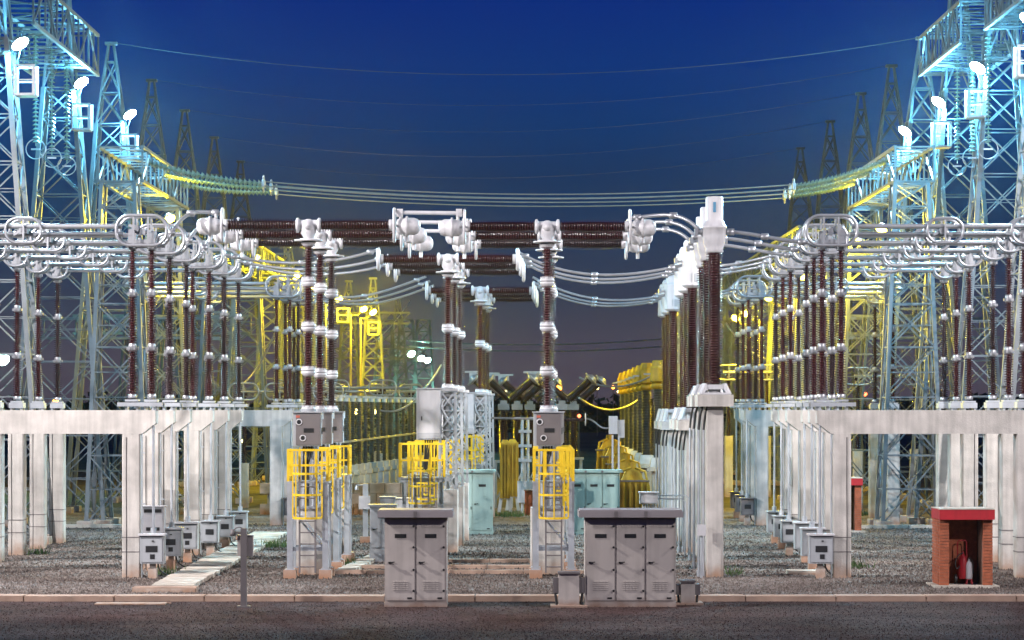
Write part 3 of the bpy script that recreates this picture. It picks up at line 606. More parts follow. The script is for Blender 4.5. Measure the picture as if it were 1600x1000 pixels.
t = cabinet('control_cabinet', 'pale grey cabinet on a concrete block peeking out left of the two-door cabinet', X(578, 72), X(617, 72), 72, 1.62, 0.6, 1, 'box_grey', roof_over=0.06, roof_h=0.06, plinth=0.38, hinge=False, front_over=0.06)

def small_box(label, px0, px1, py0, d, side):
    w = X(px1, d)-X(px0, d); h = Zp(py0, d)
    t = thing('junction_box', label, 'junction box', ((X(px0, d)+X(px1, d))/2, d, 0.008))
    part('body', 'grey_paint', lambda b: b.box((0, 0.2, h/2), (w, 0.4, h-0.06)), t)
    part('lid', 'grey_dark', lambda b: (b.box((0, 0.18, h-0.01), (w+0.04, 0.48, 0.04)),), t)
    part('foot', 'kerb', lambda b: b.box((0, 0.2, 0.02), (w+0.35, 0.6, 0.05)), t)
    for s in side:
        part('side_box', 'grey_dark', lambda b: b.box((s*(w/2+0.06), 0.2, h*0.62), (0.12, 0.3, h*0.44)), t)
        part('cable', 'cable', lambda b: b.tube(bez((s*(w/2+0.06), 0.15, h*0.4), (s*(w/2+.1), .1, .3), (s*(w/2+.03), .1, .2), (s*(w/2+.05), .1, .0)), 0.03, 6), t)
small_box('small grey box left of the three-door cabinet, with side boxes', 873, 905, 895, 55.6, (-1, 1))
small_box('small grey box right of the three-door cabinet, with side boxes', 1064, 1086, 908, 56.3, (-1, 1))

t = thing('sensor_post', 'slim grey post with junction box and bracket lamp by the road on the left', 'post', (X(381, 55.5), 55.5, 0.008))
part('post', 'grey_dark', lambda b: b.box((0, 0, 0.86), (0.13, 0.13, 1.72)), t)
part('base_plate', 'grey_dark', lambda b: b.box((0, 0, 0.02), (0.28, 0.24, 0.04)), t)
part('box', 'grey_paint', lambda b: (b.box((0.02, 0.16, 1.33), (0.34, 0.16, 0.44)), b.box((0.02, 0.15, 1.56), (0.36, 0.2, 0.02))), t)
part('bracket_lamp', 'grey_dark', lambda b: (b.tube(bez((-0.02, 0, 1.68), (-0.05, 0, 1.78), (-0.18, 0, 1.76), (-0.22, 0, 1.66)), 0.014, 6), b.lathe([(0.03, 1.70), (0.06, 1.62), (0.07, 1.56), (0.02, 1.55)], 10, (-0.24, 0, 0)), b.bar((-0.2, 0, 1.64), (-0.05, 0, 1.6), 0.04)), t)

# ------------------------------------------------------------------ brick extinguisher huts
def hut(label, x0, x1, d, h, dep=1.1, side_brick=True):
    w = x1-x0; t = thing('extinguisher_hut', label, 'brick hut', ((x0+x1)/2, d, 0.012))
    pw = 0.23; zt = h-0.26
    part('floor_slab', 'slab', lambda b: b.box((0, dep/2, 0.03), (w+0.28, dep+0.3, 0.06)), t)
    wl = {}
    for s in (-1, 1):
        wl[s] = part('side_wall', 'mortar', lambda b: b.box((s*(w/2-pw/2), dep/2+0.006, 0.06+(zt-0.06)/2), (pw-0.02, dep-0.012, zt-0.062)), t)
    part('back_wall', 'brick', lambda b: b.box((0, dep-0.12, 0.06+(zt-0.06)/2), (w-2*pw, 0.22, zt-0.062)), t)
    nc = int((zt-0.06)/0.075); ch = (zt-0.06)/nc
    rr = random.Random(5)
    for s in (-1, 1):
        for c in range(nc):
            z = 0.06+ch*(c+0.5)
            part('brick', 'brick', lambda b: b.box((0, 0, 0), (pw, 0.11, 0.063)), wl[s], (s*(w/2-pw/2), 0.052+rr.uniform(-.004, .004), z), key='brk')
            if side_brick:
                for q in range(4): part('brick', 'brick', lambda b: b.box((0, 0, 0), (0.04, 0.225, 0.063)), wl[s], (s*(w/2-0.019)+rr.uniform(-.003, .003), 0.235+q*0.235+(0.05 if c % 2 else 0), z), key='brk2')
    part('roof', 'red', lambda b: (b.box((0, dep/2-0.06, h-0.13), (w+0.05, dep+0.2, 0.25))), t)
    part('roof_edge', 'slab', lambda b: (b.box((0, dep/2-0.06, h-0.0), (w+0.07, dep+0.22, 0.025))), t)
    return t
hut('brick extinguisher hut with red roof beside the kerb on the right', X(1468, 61.6), X(1551, 61.6), 61.6, 1.90, 1.0)
hut('distant brick hut with red roof half hidden behind a right-hand column', X(1310, 89.5), X(1346, 89.5), 89.5, 1.90)
e = thing('fire_extinguisher', 'red wheeled fire extinguisher trolley inside the near brick hut', 'fire extinguisher', (X(1504, 62.1), 62.05, 0.072))
part('cylinder', 'red', lambda b: b.lathe([(0.02, 0.12), (0.10, 0.13), (0.12, 0.18), (0.12, 0.58), (0.09, 0.66), (0.04, 0.70), (0.03, 0.78), (0.01, 0.79)], 16), e)
part('trolley_frame', 'red', lambda b: b.tube([(-0.11, 0.1, 0.1), (-0.11, 0.13, 1.0), (-0.08, 0.13, 1.05), (0.08, 0.13, 1.05), (0.11, 0.13, 1.0), (0.11, 0.1, 0.1)], 0.014, 6), e)
for s in (-1, 1): part('wheel', 'black', lambda b: b.cyl((s*0.14, 0.08, 0.12), (s*0.19, 0.08, 0.12), 0.12, n=14), e)
part('hose', 'black', lambda b: b.tube(bez((0, -0.03, 0.76), (-0.3, -0.1, 0.7), (-0.2, -0.12, 0.2), (-0.1, -0.1, 0.45)), 0.014, 6), e)
e = thing('fire_extinguisher', 'small white fire extinguisher beside the red trolley in the hut', 'fire extinguisher', (X(1512.5, 62.1), 61.95, 0.072))
part('cylinder', 'white', lambda b: b.lathe([(0.02, 0.12), (0.075, 0.13), (0.08, 0.17), (0.08, 0.46), (0.06, 0.53), (0.025, 0.56), (0.025, 0.62), (0.01, 0.63)], 14), e)
part('stand', 'red', lambda b: [b.bar((x, y, 0), (x*0.7, y*.7, 0.13), 0.02) for x in (-.07, .07) for y in (-.07, .07)]+[b.cyl((0, 0, .115), (0, 0, .125), .07, n=10)], e)
part('valve', 'black', lambda b: (b.box((0, -.03, 0.64), (0.04, 0.12, 0.03)), b.tube(bez((0, -.05, .62), (.1, -.1, .6), (.1, -.08, .4), (.085, -.04, .25)), .01, 6)), e)

# ------------------------------------------------------------------ walkways of loose slabs, trench covers
def walkway(label, x0a, x1a, d0, x0b, x1b, d1, step=0.5):
    t = thing('slab_walkway', label, 'walkway', (0, 0, 0.012))
    n = int((d1-d0)/step); rr = random.Random(int(d0*10))
    for i in range(n):
        f = (i+0.5)/n; a = x0a+(x0b-x0a)*f; c = x1a+(x1b-x1a)*f; y = d0+(d1-d0)*f
        o = part('slab', 'slab', lambda b: b.box((0, 0, 0.05), (1.0, step-0.045, 0.10)), t, ((a+c)/2+rr.uniform(-.02, .02), y, rr.uniform(-.008, .012)), key=('slab', step))
        o.scale = (c-a, 1, 1); o.rotation_euler = (rr.uniform(-.012, .012), rr.uniform(-.008, .008), rr.uniform(-.01, .01))
walkway('long pale slab walkway leading back from the kerb on the left', X(236, 61.2), X(302, 61.2), 61.2, X(398, 88), X(450, 88), 88)
walkway('short slab walkway beside the front left platforms', X(527, 67.5), X(556, 67.5), 67.5, X(583, 75), X(607, 75), 75)
t = thing('trench_cover', 'single concrete cover lying at the near end of the long walkway', 'cover slab', (X(259, 60.3), 60.3, 0.012))
part('slab', 'kerb', lambda b: b.box((0, 0, 0.06), (1.5, 0.55, 0.12)), t); part('slab_edge', 'concrete', lambda b: b.box((0, -0.29, 0.05), (1.45, 0.03, 0.09)), t)
t = thing('trench_cover', 'thin metal cover plate lying on the road edge at the left', 'cover plate', (X(205, 56.4), 56.4, 0.008))
part('plate', 'concrete', lambda b: b.box((0, 0, 0.02), (1.55, 0.42, 0.03)), t); part('rim', 'kerb', lambda b: b.box((0.1, 0.24, 0.015), (1.5, 0.05, 0.03)), t)
for i, (a, c, d, lab) in enumerate(((700, 830, 71.8, 'farthest of three low concrete trench edges between the grey cabinets'), (555, 830, 69.0, 'middle one of three low concrete trench edges between the grey cabinets'), (452, 1000, 66.9, 'nearest of three low concrete trench edges, between platforms and cabinets'))):
    t = thing('trench_edge', lab, 'trench edge', (X(a, d), d, 0.012), 'trench edges')
    L = X(c, d)-X(a, d); n = max(2, int(L/1.0))
    for q in range(n): part('edge_stone', 'kerb', lambda b: b.box((0, 0, 0.05), (1.0, 0.28, 0.10)), t, ((q+0.5)*L/n, random.uniform(-.02, .02), 0), key='edst').scale = (L/n-0.02, 1, 1)
for i, (a, c, d, lab) in enumerate(((100, 190, 93, 'low concrete strip behind the left portals'), (1336, 1460, 92.5, 'low concrete strip behind the right portals'))):
    t = thing('trench_edge', lab, 'trench edge', (X(a, d), d, 0.012), 'trench edges')
    L = X(c, d)-X(a, d)
    for q in range(3): part('edge_stone', 'slab', lambda b: b.box((0, 0, 0.06), (1.0, 0.3, 0.12)), t, ((q+0.5)*L/3, 0, 0), key='edst2').scale = (L/3-0.02, 1, 1)
t = thing('trench_cover', 'small slab below the nearest right drive box', 'cover slab', (X(1255, 66.8), 66.8, 0.012)); part('slab', 'slab', lambda b: b.box((0, 0, .05), (.85, .6, .1)), t); part('rim', 'concrete', lambda b: b.box((0, -.32, .03), (.8, .04, .06)), t)

# secondary boxes, kiosks
def kiosk(label, px0, px1, py0, py1, d, m='white', post=True, vents=True, dep=0.4):
    w = X(px1, d)-X(px0, d); z0, z1 = Zp(py1, d), Zp(py0, d); h = z1-z0
    t = thing('terminal_box', label, 'terminal box', ((X(px0, d)+X(px1, d))/2, d, 0.012))
    part('body', m, lambda b: b.box((0, dep/2, z0+h/2), (w, dep, h)), t)
    part('lid', m, lambda b: b.box((0, dep/2-.02, z1+0.015), (w+0.06, dep+0.1, 0.035)), t)
    dr = part('door', m, lambda b: b.box((0, -0.012, z0+h*0.5), (w-0.06, 0.024, h-0.06)), t)
    if vents:
        for f, ww in ((0.9, 0.8), (0.42, 0.62)): part('dark_panel', 'plate', lambda b: b.box((0, -0.028, z0+h*f), (w*ww, 0.012, h*0.09)), dr)
    if post: part('leg', 'concrete', lambda b: [b.box((0, dep/2, z0/2), (w*0.6, dep*0.7, z0))], t)
    return t
kiosk('pale ventilated terminal box behind the near left concrete column', 222, 256, 793, 852, 68.0)
kiosk('white terminal box between the left-hand portal columns', 312, 336, 778, 808, 80.0, vents=False)
kiosk('grey terminal box left of the yellow cage behind the two-door cabinet', 594, 617, 778, 830, 80.0, 'box_grey', vents=False)
kiosk('white terminal box just left of the bracketed yellow cage', 619, 641, 780, 828, 82.0, 'white', vents=False)
kiosk('white terminal box with stub pipes above the three-door cabinet', 1000, 1028, 771, 788, 74.0, 'white', post=False, vents=False)
t = thing('pipe_rack', 'row of short white pipes under the white terminal box', 'pipes', (X(1014, 74.0), 74.2, 0.012))
for q in range(6): part('pipe', 'white', lambda b: b.cyl((0, 0, 0), (0, 0, Zp(788, 74)-0.012), 0.022, n=6), t, (-0.16+q*0.064, 0, 0), key='rackpipe')
t = thing('conduit_run', 'bent grey conduit from the terminal box to the square-headed transformers', 'conduit', (X(1028, 74), 74.2, 0.012))
for q in range(2): part('pipe', 'steel', lambda b: b.tube([(0, 0, 1.7+q*.1), (0.72+q*.1, 0, 1.7+q*.1), (0.8+q*.1, 0, 1.62+q*.1), (0.8+q*.1, 0, 0)], 0.025, 6), t)
t = thing('lamp_post', 'short grey post with small box left of the pale cabinet', 'post', (X(571, 82.5), 82.5, 0.012))
part('post', 'steel', lambda b: b.box((0, 0, 0.95), (0.16, 0.16, 1.9)), t); part('box', 'white', lambda b: b.box((-0.02, -0.16, 1.3), (0.36, 0.14, 0.42)), t)
part('arm', 'steel', lambda b: (b.bar((0, 0, 1.86), (-0.3, 0, 1.86), .04), b.lathe([(.03, 1.84), (.06, 1.76), (.06, 1.7)], 8, (-.28, 0, 0))), t); part('block', 'rust_block', lambda b: b.box((0, 0, .1), (.34, .34, .2)), t)
t = thing('conduit_box', 'small pale box on the conduits of the nearest domed transformer', 'junction box', (X(1096, 65.2), 65.2, 0.012))
part('box', 'white', lambda b: b.box((0, 0, Zp(829, 65.2)), (0.22, 0.16, 0.28)), t); part('pipe', 'steel', lambda b: b.cyl((0, 0, 0), (0, 0, Zp(838, 65.2)), 0.035, n=8), t)

# ------------------------------------------------------------------ steel lattice gantry towers and beams
def tower(label, x, d, H, bx, by, tx, ty, peak, group, n=8, lw=0.17, bw=0.05, m='tower_steel'):
    t = thing('lattice_tower', label, 'lattice tower', (x, d, 0), group)
    for sx_ in (-1, 1):
        for sy_ in (-1, 1):
            part('leg', m, lambda b: b.bar((sx_*bx, sy_*by, 0.15), (sx_*tx, sy_*ty, H), lw), t, key=('tleg', H, bx, by, tx, ty, lw, sx_, sy_))
            part('footing', 'concrete', lambda b: b.box((0, 0, 0.12), (0.6, 0.6, 0.26)), t, (sx_*bx, sy_*by, 0), key='tfoot')
    zs = [0.15]
    f = 1.16 if n > 6 else 1.1; L0 = (H-0.15)*(1-1/f)/(1-(1/f)**n)
    for i in range(n): zs.append(zs[-1]+L0*(1/f)**i)
    def at(z): k = (z-0.15)/(H-0.15); return bx+(tx-bx)*k, by+(ty-by)*k
    for face in range(4):
        def br(b):
            for i in range(n):
                (a, c), (e, g) = at(zs[i]), at(zs[i+1])
                if face < 2:
                    q = -1 if face == 0 else 1
                    P = [(-a, q*c, zs[i]), (a, q*c, zs[i]), (e, q*g, zs[i+1]), (-e, q*g, zs[i+1])]
                else:
                    q = -1 if face == 2 else 1
                    P = [(q*a, -c, zs[i]), (q*a, c, zs[i]), (q*e, g, zs[i+1]), (q*e, -g, zs[i+1])]
                b.bar(P[0], P[2], bw); b.bar(P[1], P[3], bw); b.bar(P[2], P[3], bw)
                if i < n-3:
                    m = [(P[0][j]+P[2][j])/2 for j in range(3)]
                    l = [(P[0][j]+P[3][j])/2 for j in range(3)]; r = [(P[1][j]+P[2][j])/2 for j in range(3)]
                    b.bar(l, r, bw*0.7)
        part('bracing', m, br, t, key=('tbr', H, bx, by, tx, ty, n, bw, face))
    if peak > H:
        def pk(b):
            for sx_ in (-1, 1):
                for sy_ in (-1, 1): b.bar((sx_*tx, sy_*ty, H), (sx_*0.10, sy_*0.10, peak), 0.075)
            for i in range(1, 3):
                k0, k1 = (i-1)/2.6, i/2.6; e0 = tx+(0.1-tx)*k0; e1 = tx+(0.1-tx)*k1; g0 = ty+(0.1-ty)*k0; g1 = ty+(0.1-ty)*k1; z0 = H+(peak-H)*k0; z1 = H+(peak-H)*k1
                for q in (-1, 1):
                    b.bar((-e0, q*g0, z0), (e1, q*g1, z1), 0.05); b.bar((e0, q*g0, z0), (-e1, q*g1, z1), 0.05); b.bar((-e1, q*g1, z1), (e1, q*g1, z1), 0.05)
                    b.bar((q*e0, -g0, z0), (q*e1, g1, z1), 0.05); b.bar((q*e0, g0, z0), (q*e1, -g1, z1), 0.05)
            b.box((0, 0, peak), (0.5, 0.3, 0.12))
        part('peak', m, pk, t, key=('tpk', H, tx, ty, peak))
    return t
def gantry_beam(label, x0, x1, d0, d1, z0, z1, group='lattice gantry beams', m='tower_steel', n=12):
    t = thing('gantry_beam', label, 'gantry beam', ((x0+x1)/2, d0, z0), group)
    w = x1-x0; h = z1-z0; L = d1-d0; a = w/2
    for x in (-a, a):
        for z in (0, h): part('chord', m, lambda b: b.bar((x, 0, z), (x, L, z), 0.11), t, key=('chord', x, z, L))
    for x in (-a, a):
        part('side_lacing', m, lambda b: [b.bar((x, L*i/n, 0), (x, L*i/n, h), 0.06) for i in range(n+1)]+[b.bar((x, L*i/n, 0 if i % 4 == 0 else h), (x, L*(i+2)/n, h if i % 4 == 0 else 0), 0.06) for i in range(0, n-1, 2)], t)
    for z in (0, h):
        part('cross_lacing', m, lambda b: [b.bar((-a, L*i/n, z), (a, L*i/n, z), 0.05) for i in range(n+1)]+[b.bar((-a if i % 4 == 0 else a, L*i/n, z), (a if i % 4 == 0 else -a, L*(i+2)/n, z), 0.05) for i in range(0, n-1, 2)], t)
    return t
LT = (82.5, 95.0, 107.0, 119.0, 131.0, 144.0, 158.0)
RT = (80.0, 88.5, 97.0, 105.5, 114.0, 124.0, 136.0, 150.0)
ORD = ('first', 'second', 'third', 'fourth', 'fifth', 'sixth', 'seventh', 'eighth')
for i, d in enumerate(LT): tower(f'{ORD[i]} tall lattice tower of the left line, counted from the camera', -16.75, d, 16.2, 1.75, 0.95, 0.55, 0.5, 22.4 if i < 2 else 19.6, 'tall lattice towers', lw=0.15 if i < 3 else 0.11, bw=0.042 if i < 3 else 0.034, m='tower_steel' if i < 3 else 'dimmed_steel')
for i, d in enumerate(RT): tower(f'{ORD[i]} tall lattice tower of the right line, counted from the camera', 16.9, d, 16.4 if i < 3 else 16.2, 1.75, 0.95, 0.55, 0.5, 22.4 if i < 3 else 19.6, 'tall lattice towers', lw=0.15 if i < 4 else 0.11, bw=0.042 if i < 4 else 0.034, m='tower_steel' if i < 4 else 'dimmed_steel')
gantry_beam('upper lattice beam between the first two left towers', -18.0, -15.6, 83.4, 96.5, 16.9, 18.4)
gantry_beam('upper lattice beam between the second and third right towers', 15.6, 18.0, 89.0, 98.0, 17.1, 18.5)
gantry_beam('upper lattice beam at the right edge of the picture', 15.9, 18.2, 78.5, 86.0, 17.1, 18.5)
LL = (94.0, 106.0, 118.0, 131.0, 146.0, 162.0, 180.0)
for i, d in enumerate(LL):
    tower(f'{ORD[i]} lower lattice tower of the inner left line, lit yellow', -14.4 if i < 2 else -13.2-0.12*i, d, 12.6 if i < 2 else 11.6, 1.1, 0.8, 0.6, 0.45, 0, 'lower lattice towers', n=8, lw=0.14, bw=0.05)
    tower(f'{ORD[i]} lower lattice tower of the inner right line, lit yellow', 14.6 if i < 2 else 13.6+0.12*i, d, 12.6 if i < 2 else 11.6, 1.1, 0.8, 0.6, 0.45, 0, 'lower lattice towers', n=8, lw=0.14, bw=0.05)
gantry_beam('lower lattice beam on the inner left towers, holding glass strings', -15.1, -13.5, 93.5, 106.5, 12.65, 13.9)
gantry_beam('lower lattice beam on the inner right towers, holding glass strings', 14.0, 15.4, 93.5, 106.5, 12.65, 13.9)
for i in range(2, 6):
    for s, nm in ((-1, 'left'), (1, 'right')):
        xx = -13.2-0.12*i if s < 0 else 13.6+0.12*i
        gantry_beam(f'{ORD[i]} lower lattice beam along the inner {nm} line', xx-0.65, xx+0.65, LL[i]-0.5, LL[i+1]+0.5, 11.62, 12.7, 'inner lattice beams', n=12)
# cross beams lit yellow at the back (between the inner towers and outward)
for s, nm in ((-1, 'left'), (1, 'right')):
    for j, (d, z) in enumerate(((118.0, 7.6), (131.0, 8.2))):
        t = thing('catwalk_beam', f'{("nearer", "farther")[j]} yellow-lit crosswise lattice beam at the {nm}', 'gantry beam', (s*13.4, d, z), 'crosswise lattice beams')
        Lx = s*9.0
        for y in (-.4, .4):
            for zz in (0, .9): part('chord', 'tower_steel', lambda b: b.bar((0, y, zz), (Lx, y, zz), 0.11), t)
        part('lacing', 'tower_steel', lambda b: [b.bar((Lx*i/12, -.4, 0 if i % 2 else .9), (Lx*(i+1)/12, -.4, .9 if i % 2 else 0), .06) for i in range(12)]+[b.bar((Lx*i/12, .4, 0), (Lx*i/12, .4, .9), .05) for i in range(13)], t)['kind'] = 'stuff'

# ------------------------------------------------------------------ service baskets and floodlights
def basket(label, p, s, w=0.62, h=0.92, m='white'):
    t = thing('service_basket', label, 'service platform', p, 'service baskets on the towers')
    part('floor', m, lambda b: b.box((s*w/2, 0, 0), (w, 0.7, 0.08)), t, key=('bkf', s, w))
    for y in (-0.33, 0.33):
        part('rail_frame', m, lambda b: (b.bar((0, 0, h), (s*w, 0, h), 0.05), b.bar((0, 0, h*0.5), (s*w, 0, h*0.5), 0.04), b.bar((s*w, 0, 0), (s*w, 0, h+0.03), 0.09, 0.06), b.bar((0, 0, 0), (0, 0, h), 0.05)), t, (0, y, 0), key=('bkr', s, w, h))
def flood(name, label, p, s, power, color, lens, size=(0.60, 0.36), group=None, aim=None, cable=True, kind='POINT', angle=160, yard=False):
    t = thing(name, label, 'floodlight', p, group)
    aim = Vector(aim if aim is not None else (-s*-0.55, -0.75, -0.5)).normalized()
    q = aim.to_track_quat('-Z', 'Y'); tilt = Matrix.Rotation(s*0.62, 4, 'Z')
    R = (q.to_matrix().to_4x4() @ tilt).to_euler()
    hs = part('housing', 'grey_dark', lambda b: b.lathe([(size[1]*0.50, -0.01), (size[1]*0.52, 0.06), (size[1]*0.36, 0.24), (size[1]*0.1, 0.30)], 18), t, key=('fh', size))
    hs.rotation_euler = R
    ln = part('lens', lens, lambda b: b.lathe([(size[1]*0.10, -0.075), (size[1]*0.36, -0.065), (size[1]*0.49, -0.014)], 18), hs, key=('fl', size)); hs.scale = (size[0]/size[1], 1, 1)
    part('bracket', 'black', lambda b: (b.bar((s*0.02, 0.22, 0.0), (s*0.3, 0.34, -0.30), 0.045), b.bar((s*0.3, 0.34, -0.30), (s*0.75, 0.3, -0.36), 0.045)), t, key=('fb', s))
    if cable: part('cable', 'cable', lambda b: b.tube(bez((0, 0.1, -0.1), (s*0.05, 0.1, -0.6), (s*0.3, 0.2, -0.9), (s*0.6, 0.3, -0.7)), 0.018, 6), t, key=('fc', s))
    l = lamp(t, aim*0.16, power, color, 0.16, kind, aim, angle)
    if yard: lamp(t, aim*0.2, W_YARD, C_YARD, 0.2, 'SPOT', (-s*0.62, -0.50, -0.60), 100)
    return t
FL = ((38, 73, 82.5), (132, 133, 95.0), (207, 182, 107.0)); FR = ((1600, 35, 80.0), (1522, 110, 88.5), (1462, 163, 97.0), (1410, 208, 105.5))
for i, (px, py, d) in enumerate(FL):
    p = W(px, py, d); p.y -= 0.7
    flood('floodlight', f'{ORD[i]} lit blue-white floodlight of the left towers, counted from the camera', p, -1, W_TOWER, C_TOWER, 'lamp_white', group='tower floodlights', aim=(0.55, -0.75, -0.42), yard=True)
    basket(f'{ORD[i]} small white service basket on the left towers, below its floodlight', W((25, 115, 190)[i], (149, 203, 246)[i], d-0.9), 1)
for i, (px, py, d) in enumerate(FR):
    p = W(px, py, d); p.y -= 0.7
    flood('floodlight', f'{ORD[i]} lit blue-white floodlight of the right towers, counted from the camera', p, 1, W_TOWER, C_TOWER, 'lamp_white', group='tower floodlights', aim=(-0.55, -0.75, -0.42), yard=True)
    basket(f'{ORD[i]} small white service basket on the right towers, below its floodlight', W((1620, 1540, 1484, 1429)[i], (120, 183, 230, 270)[i], d-0.9), -1)
# floodlights on the masts this side of the yard (outside the picture) that light the front rows
for s, nm in ((-1, 'left'), (1, 'right')):
    for j, (d, aim, ang, pw) in enumerate(((33.0, (23, 33, -15), 60, 0.75), (52.0, (22, 11, -14), 80, 1.9 if s < 0 else 0.6), (64.0, (14, 13, -13), 84, 1.45))):
        nr = ('nearest', 'middle', 'farthest')[j]
        m = thing('lighting_mast', f'{nr} of three steel lighting masts outside the yard edge on the {nm}', 'lighting mast', (s*24.7, d, 0), 'lighting masts')
        part('pole', 'steel', lambda b: b.lathe([(0.24, 0), (0.12, 17.3)], 12), m, key='mpole'); part('crossarm', 'steel', lambda b: b.bar((-.8, 0, 17.3), (.8, 0, 17.3), 0.1), m, key='marm')
        flood('floodlight', f'floodlight on the {nr} of the lighting masts on the {nm}', (s*24.0, d, 17.5), s, W_FRONT*pw, C_FRONT, 'lamp_white', group='mast floodlights', aim=(-s*aim[0], aim[1], aim[2]), cable=False, kind='SPOT', angle=ang)
SOD_L = ((265, 342, 100), (400, 403, 132), (463, 432, 146), (490, 447, 156), (530, 467, 140), (568, 483, 146), (583, 488, 150))
SOD_R = ((1377, 358, 97), (1340, 378, 104), (1302, 400, 112), (1254, 432, 120), (1200, 465, 122), (1165, 490, 126), (1150, 497, 130))
for s, nm, lst in ((-1, 'left', SOD_L), (1, 'right', SOD_R)):
    for i, (px, py, d) in enumerate(lst):
        if i >= 4:
            p = W(px, py, d); m = thing('lamp_pole', f'{ORD[i]} slim steel pole carrying a sodium floodlight of the {nm} row', 'lamp pole', (p.x+s*0.75, d+0.25, 0), 'sodium lamp poles')
            part('pole', 'grey_dark', lambda b: b.lathe([(0.10, 0), (0.05, p.z-0.3)], 10), m); part('base_plate', 'concrete', lambda b: b.box((0, 0, .1), (.5, .5, .2)), m)
        flood('sodium_floodlight', f'{ORD[i]} yellow sodium floodlight of the {nm} row, counted from the camera', W(px, py, d), s, W_SODIUM*(1.7 if i >= 4 else 1.0)*(1.35 if s < 0 else 0.8), C_SODIUM, 'lamp_sodium', (0.46, 0.36), 'sodium floodlights', aim=(-s*0.35, -0.70, -0.5), cable=False)
for i, (px, py) in enumerate(((527, 503), (576, 523), (432, 420), (1410, 520))):
    basket(f'{("upper left", "lower", "front left", "right-hand")[i]} yellow-lit service basket on the back towers', W(px, py, (142, 152, 128, 125)[i]), 1, 0.62, 0.75, 'tower_steel')

# ------------------------------------------------------------------ overhead conductors
def string(label, p, q, s, n=24, r=0.135, group='glass tension strings'):
    t = thing('insulator_string', label, 'insulator string', p, group); p = Vector(p); q = Vector(q)
    for yo in (-0.22, 0.22):
        def f(b):
            pts = sag(Vector((0, 0, 0)), q-p, s, n)
            for i in range(n):
                a, c = pts[i], pts[i+1]; dd = (c-a); b.cyl(a+Vector((0, yo, 0)), a+dd*0.45+Vector((0, yo, 0)), r, r*0.35, 8); b.cyl(a+dd*0.45+Vector((0, yo, 0)), c+Vector((0, yo, 0)), 0.03, n=5, caps=False)
        part('disc_string', 'glass', f, t)['kind'] = 'stuff'
    part('yoke_plate', 'steel', lambda b: b.box(q-p, (0.1, 0.6, 0.25)), t)
    part('arcing_ring', 'alu', lambda b: b.tube([(q.x-p.x+0, 0.3*math.cos(a), q.z-p.z+0.3*math.sin(a)) for a in [2*PI*i/18 for i in range(18)]], 0.025, 6, True), t)
for k in range(3):
    d = (95.5, 100, 104.5)[k]
    a, b_ = Vector((-13.5, d, 13.5)), W((412, 424, 432)[k], (287, 293, 300)[k], d)
    string(f'{PH[k]} glass disc tension string on the lower left beam', a, b_, 0.12)
    c, e = W((1240, 1234, 1226)[k], (292, 299, 306)[k], d), Vector((14.0, d, 13.6))
    string(f'{PH[k]} glass disc tension string on the lower right beam', e, c, 0.12)
    t = thing('overhead_conductor', f'{PH[k]} pair of overhead conductors strung between the glass strings', 'conductor', b_, 'overhead conductors')
    for yo in (-0.2, 0.2): part('wire', 'wire', lambda b: b.tube([v-b_+Vector((0, yo, yo*0.5)) for v in sag(b_, c, 0.42, 28)], 0.027, 6), t)
    for s, nm in ((-1, 'left'), (1, 'right')):
        p = Vector((s*(13.5 if s < 0 else 14.0), d, 12.75)); 
        t = thing('suspension_string', f'{PH[k]} hanging disc insulator string under the upper {nm} beam', 'insulator string', (s*16.0, (86, 89, 92)[k], 16.85), 'hanging strings')
        part('disc_string', 'glass', lambda b: [b.cyl((0, 0, -0.14*i), (0, 0, -0.14*i-0.07), 0.05, 0.13, 8) for i in range(26)]+[b.cyl((0, 0, 0), (0, 0, -3.7), 0.02, n=5)], t, key='susp')['kind'] = 'stuff'
        part('corona_ring', 'alu', lambda b: b.tube([(0.33*math.cos(a), 0, -3.8+0.33*math.sin(a)) for a in [2*PI*i/20 for i in range(20)]], 0.018, 6, True), t, key='susr')
        part('clamp', 'alu', lambda b: (b.box((0, 0, -3.8), (0.3, 0.08, 0.05)),), t, key='suscl')
PKL = [(-16.75, d, 19.65) for d in LT[2:]]; PKR = [(16.9, d, 19.65) for d in RT[3:]]
for i, (a, c) in enumerate(zip(PKL, PKR)):
    t = thing('shield_wire', f'{ORD[i]} thin shield wire across the sky between the tower peaks', 'wire', a, 'shield wires')
    part('wire', 'dark_wire', lambda b: b.tube([v-Vector(a) for v in sag(a, c, (1.45, 1.5, 1.5, 1.5, 1.4)[i], 32)], 0.012 if i == 0 else 0.006, 5), t)

# ------------------------------------------------------------------ equipment farther back, lit by the sodium lamps
def bus_ring_run(label, px0, px1, py, d, rings):
    t = thing('tubular_bus', label, 'busbar', W(px0, py, d), 'tubular busbars'); L = X(px1, d)-X(px0, d)
    part('tube', 'alu', lambda b: b.cyl((0, 0, 0), (L, 0, 0), 0.07, n=8), t)
    for f in rings:
        part('corona_ring', 'alu', lambda b: (b.tube(stadium(1.3, 0.72, 0, 0, 6, 0.33), 0.045, 6, True), b.bar((0, 0, -.35), (0, 0, .35), .05)), t, (L*f, -0.2, 0), key='bring2')
        part('post', 'dark_porcelain', lambda b: (sheds(b, 3.0, 0.07, 0.12, 0.09, 8), b.box((0, 0, 3.0), (.3, .3, .12))), t, (L*f, 0, -3.12), key='bpost')
        part('pedestal', 'concrete', lambda b: concrete_col(b, 0.4, 0.4, 1.0), t, (L*f, 0, -Zp(py, d)), key='bped').scale = (1, 1, Zp(py, d)-3.12)
bus_ring_run('nearest yellow-lit tubular busbar with corona rings behind the left breakers', 372, 560, 612, 112, (0.05, 0.35, 0.75))
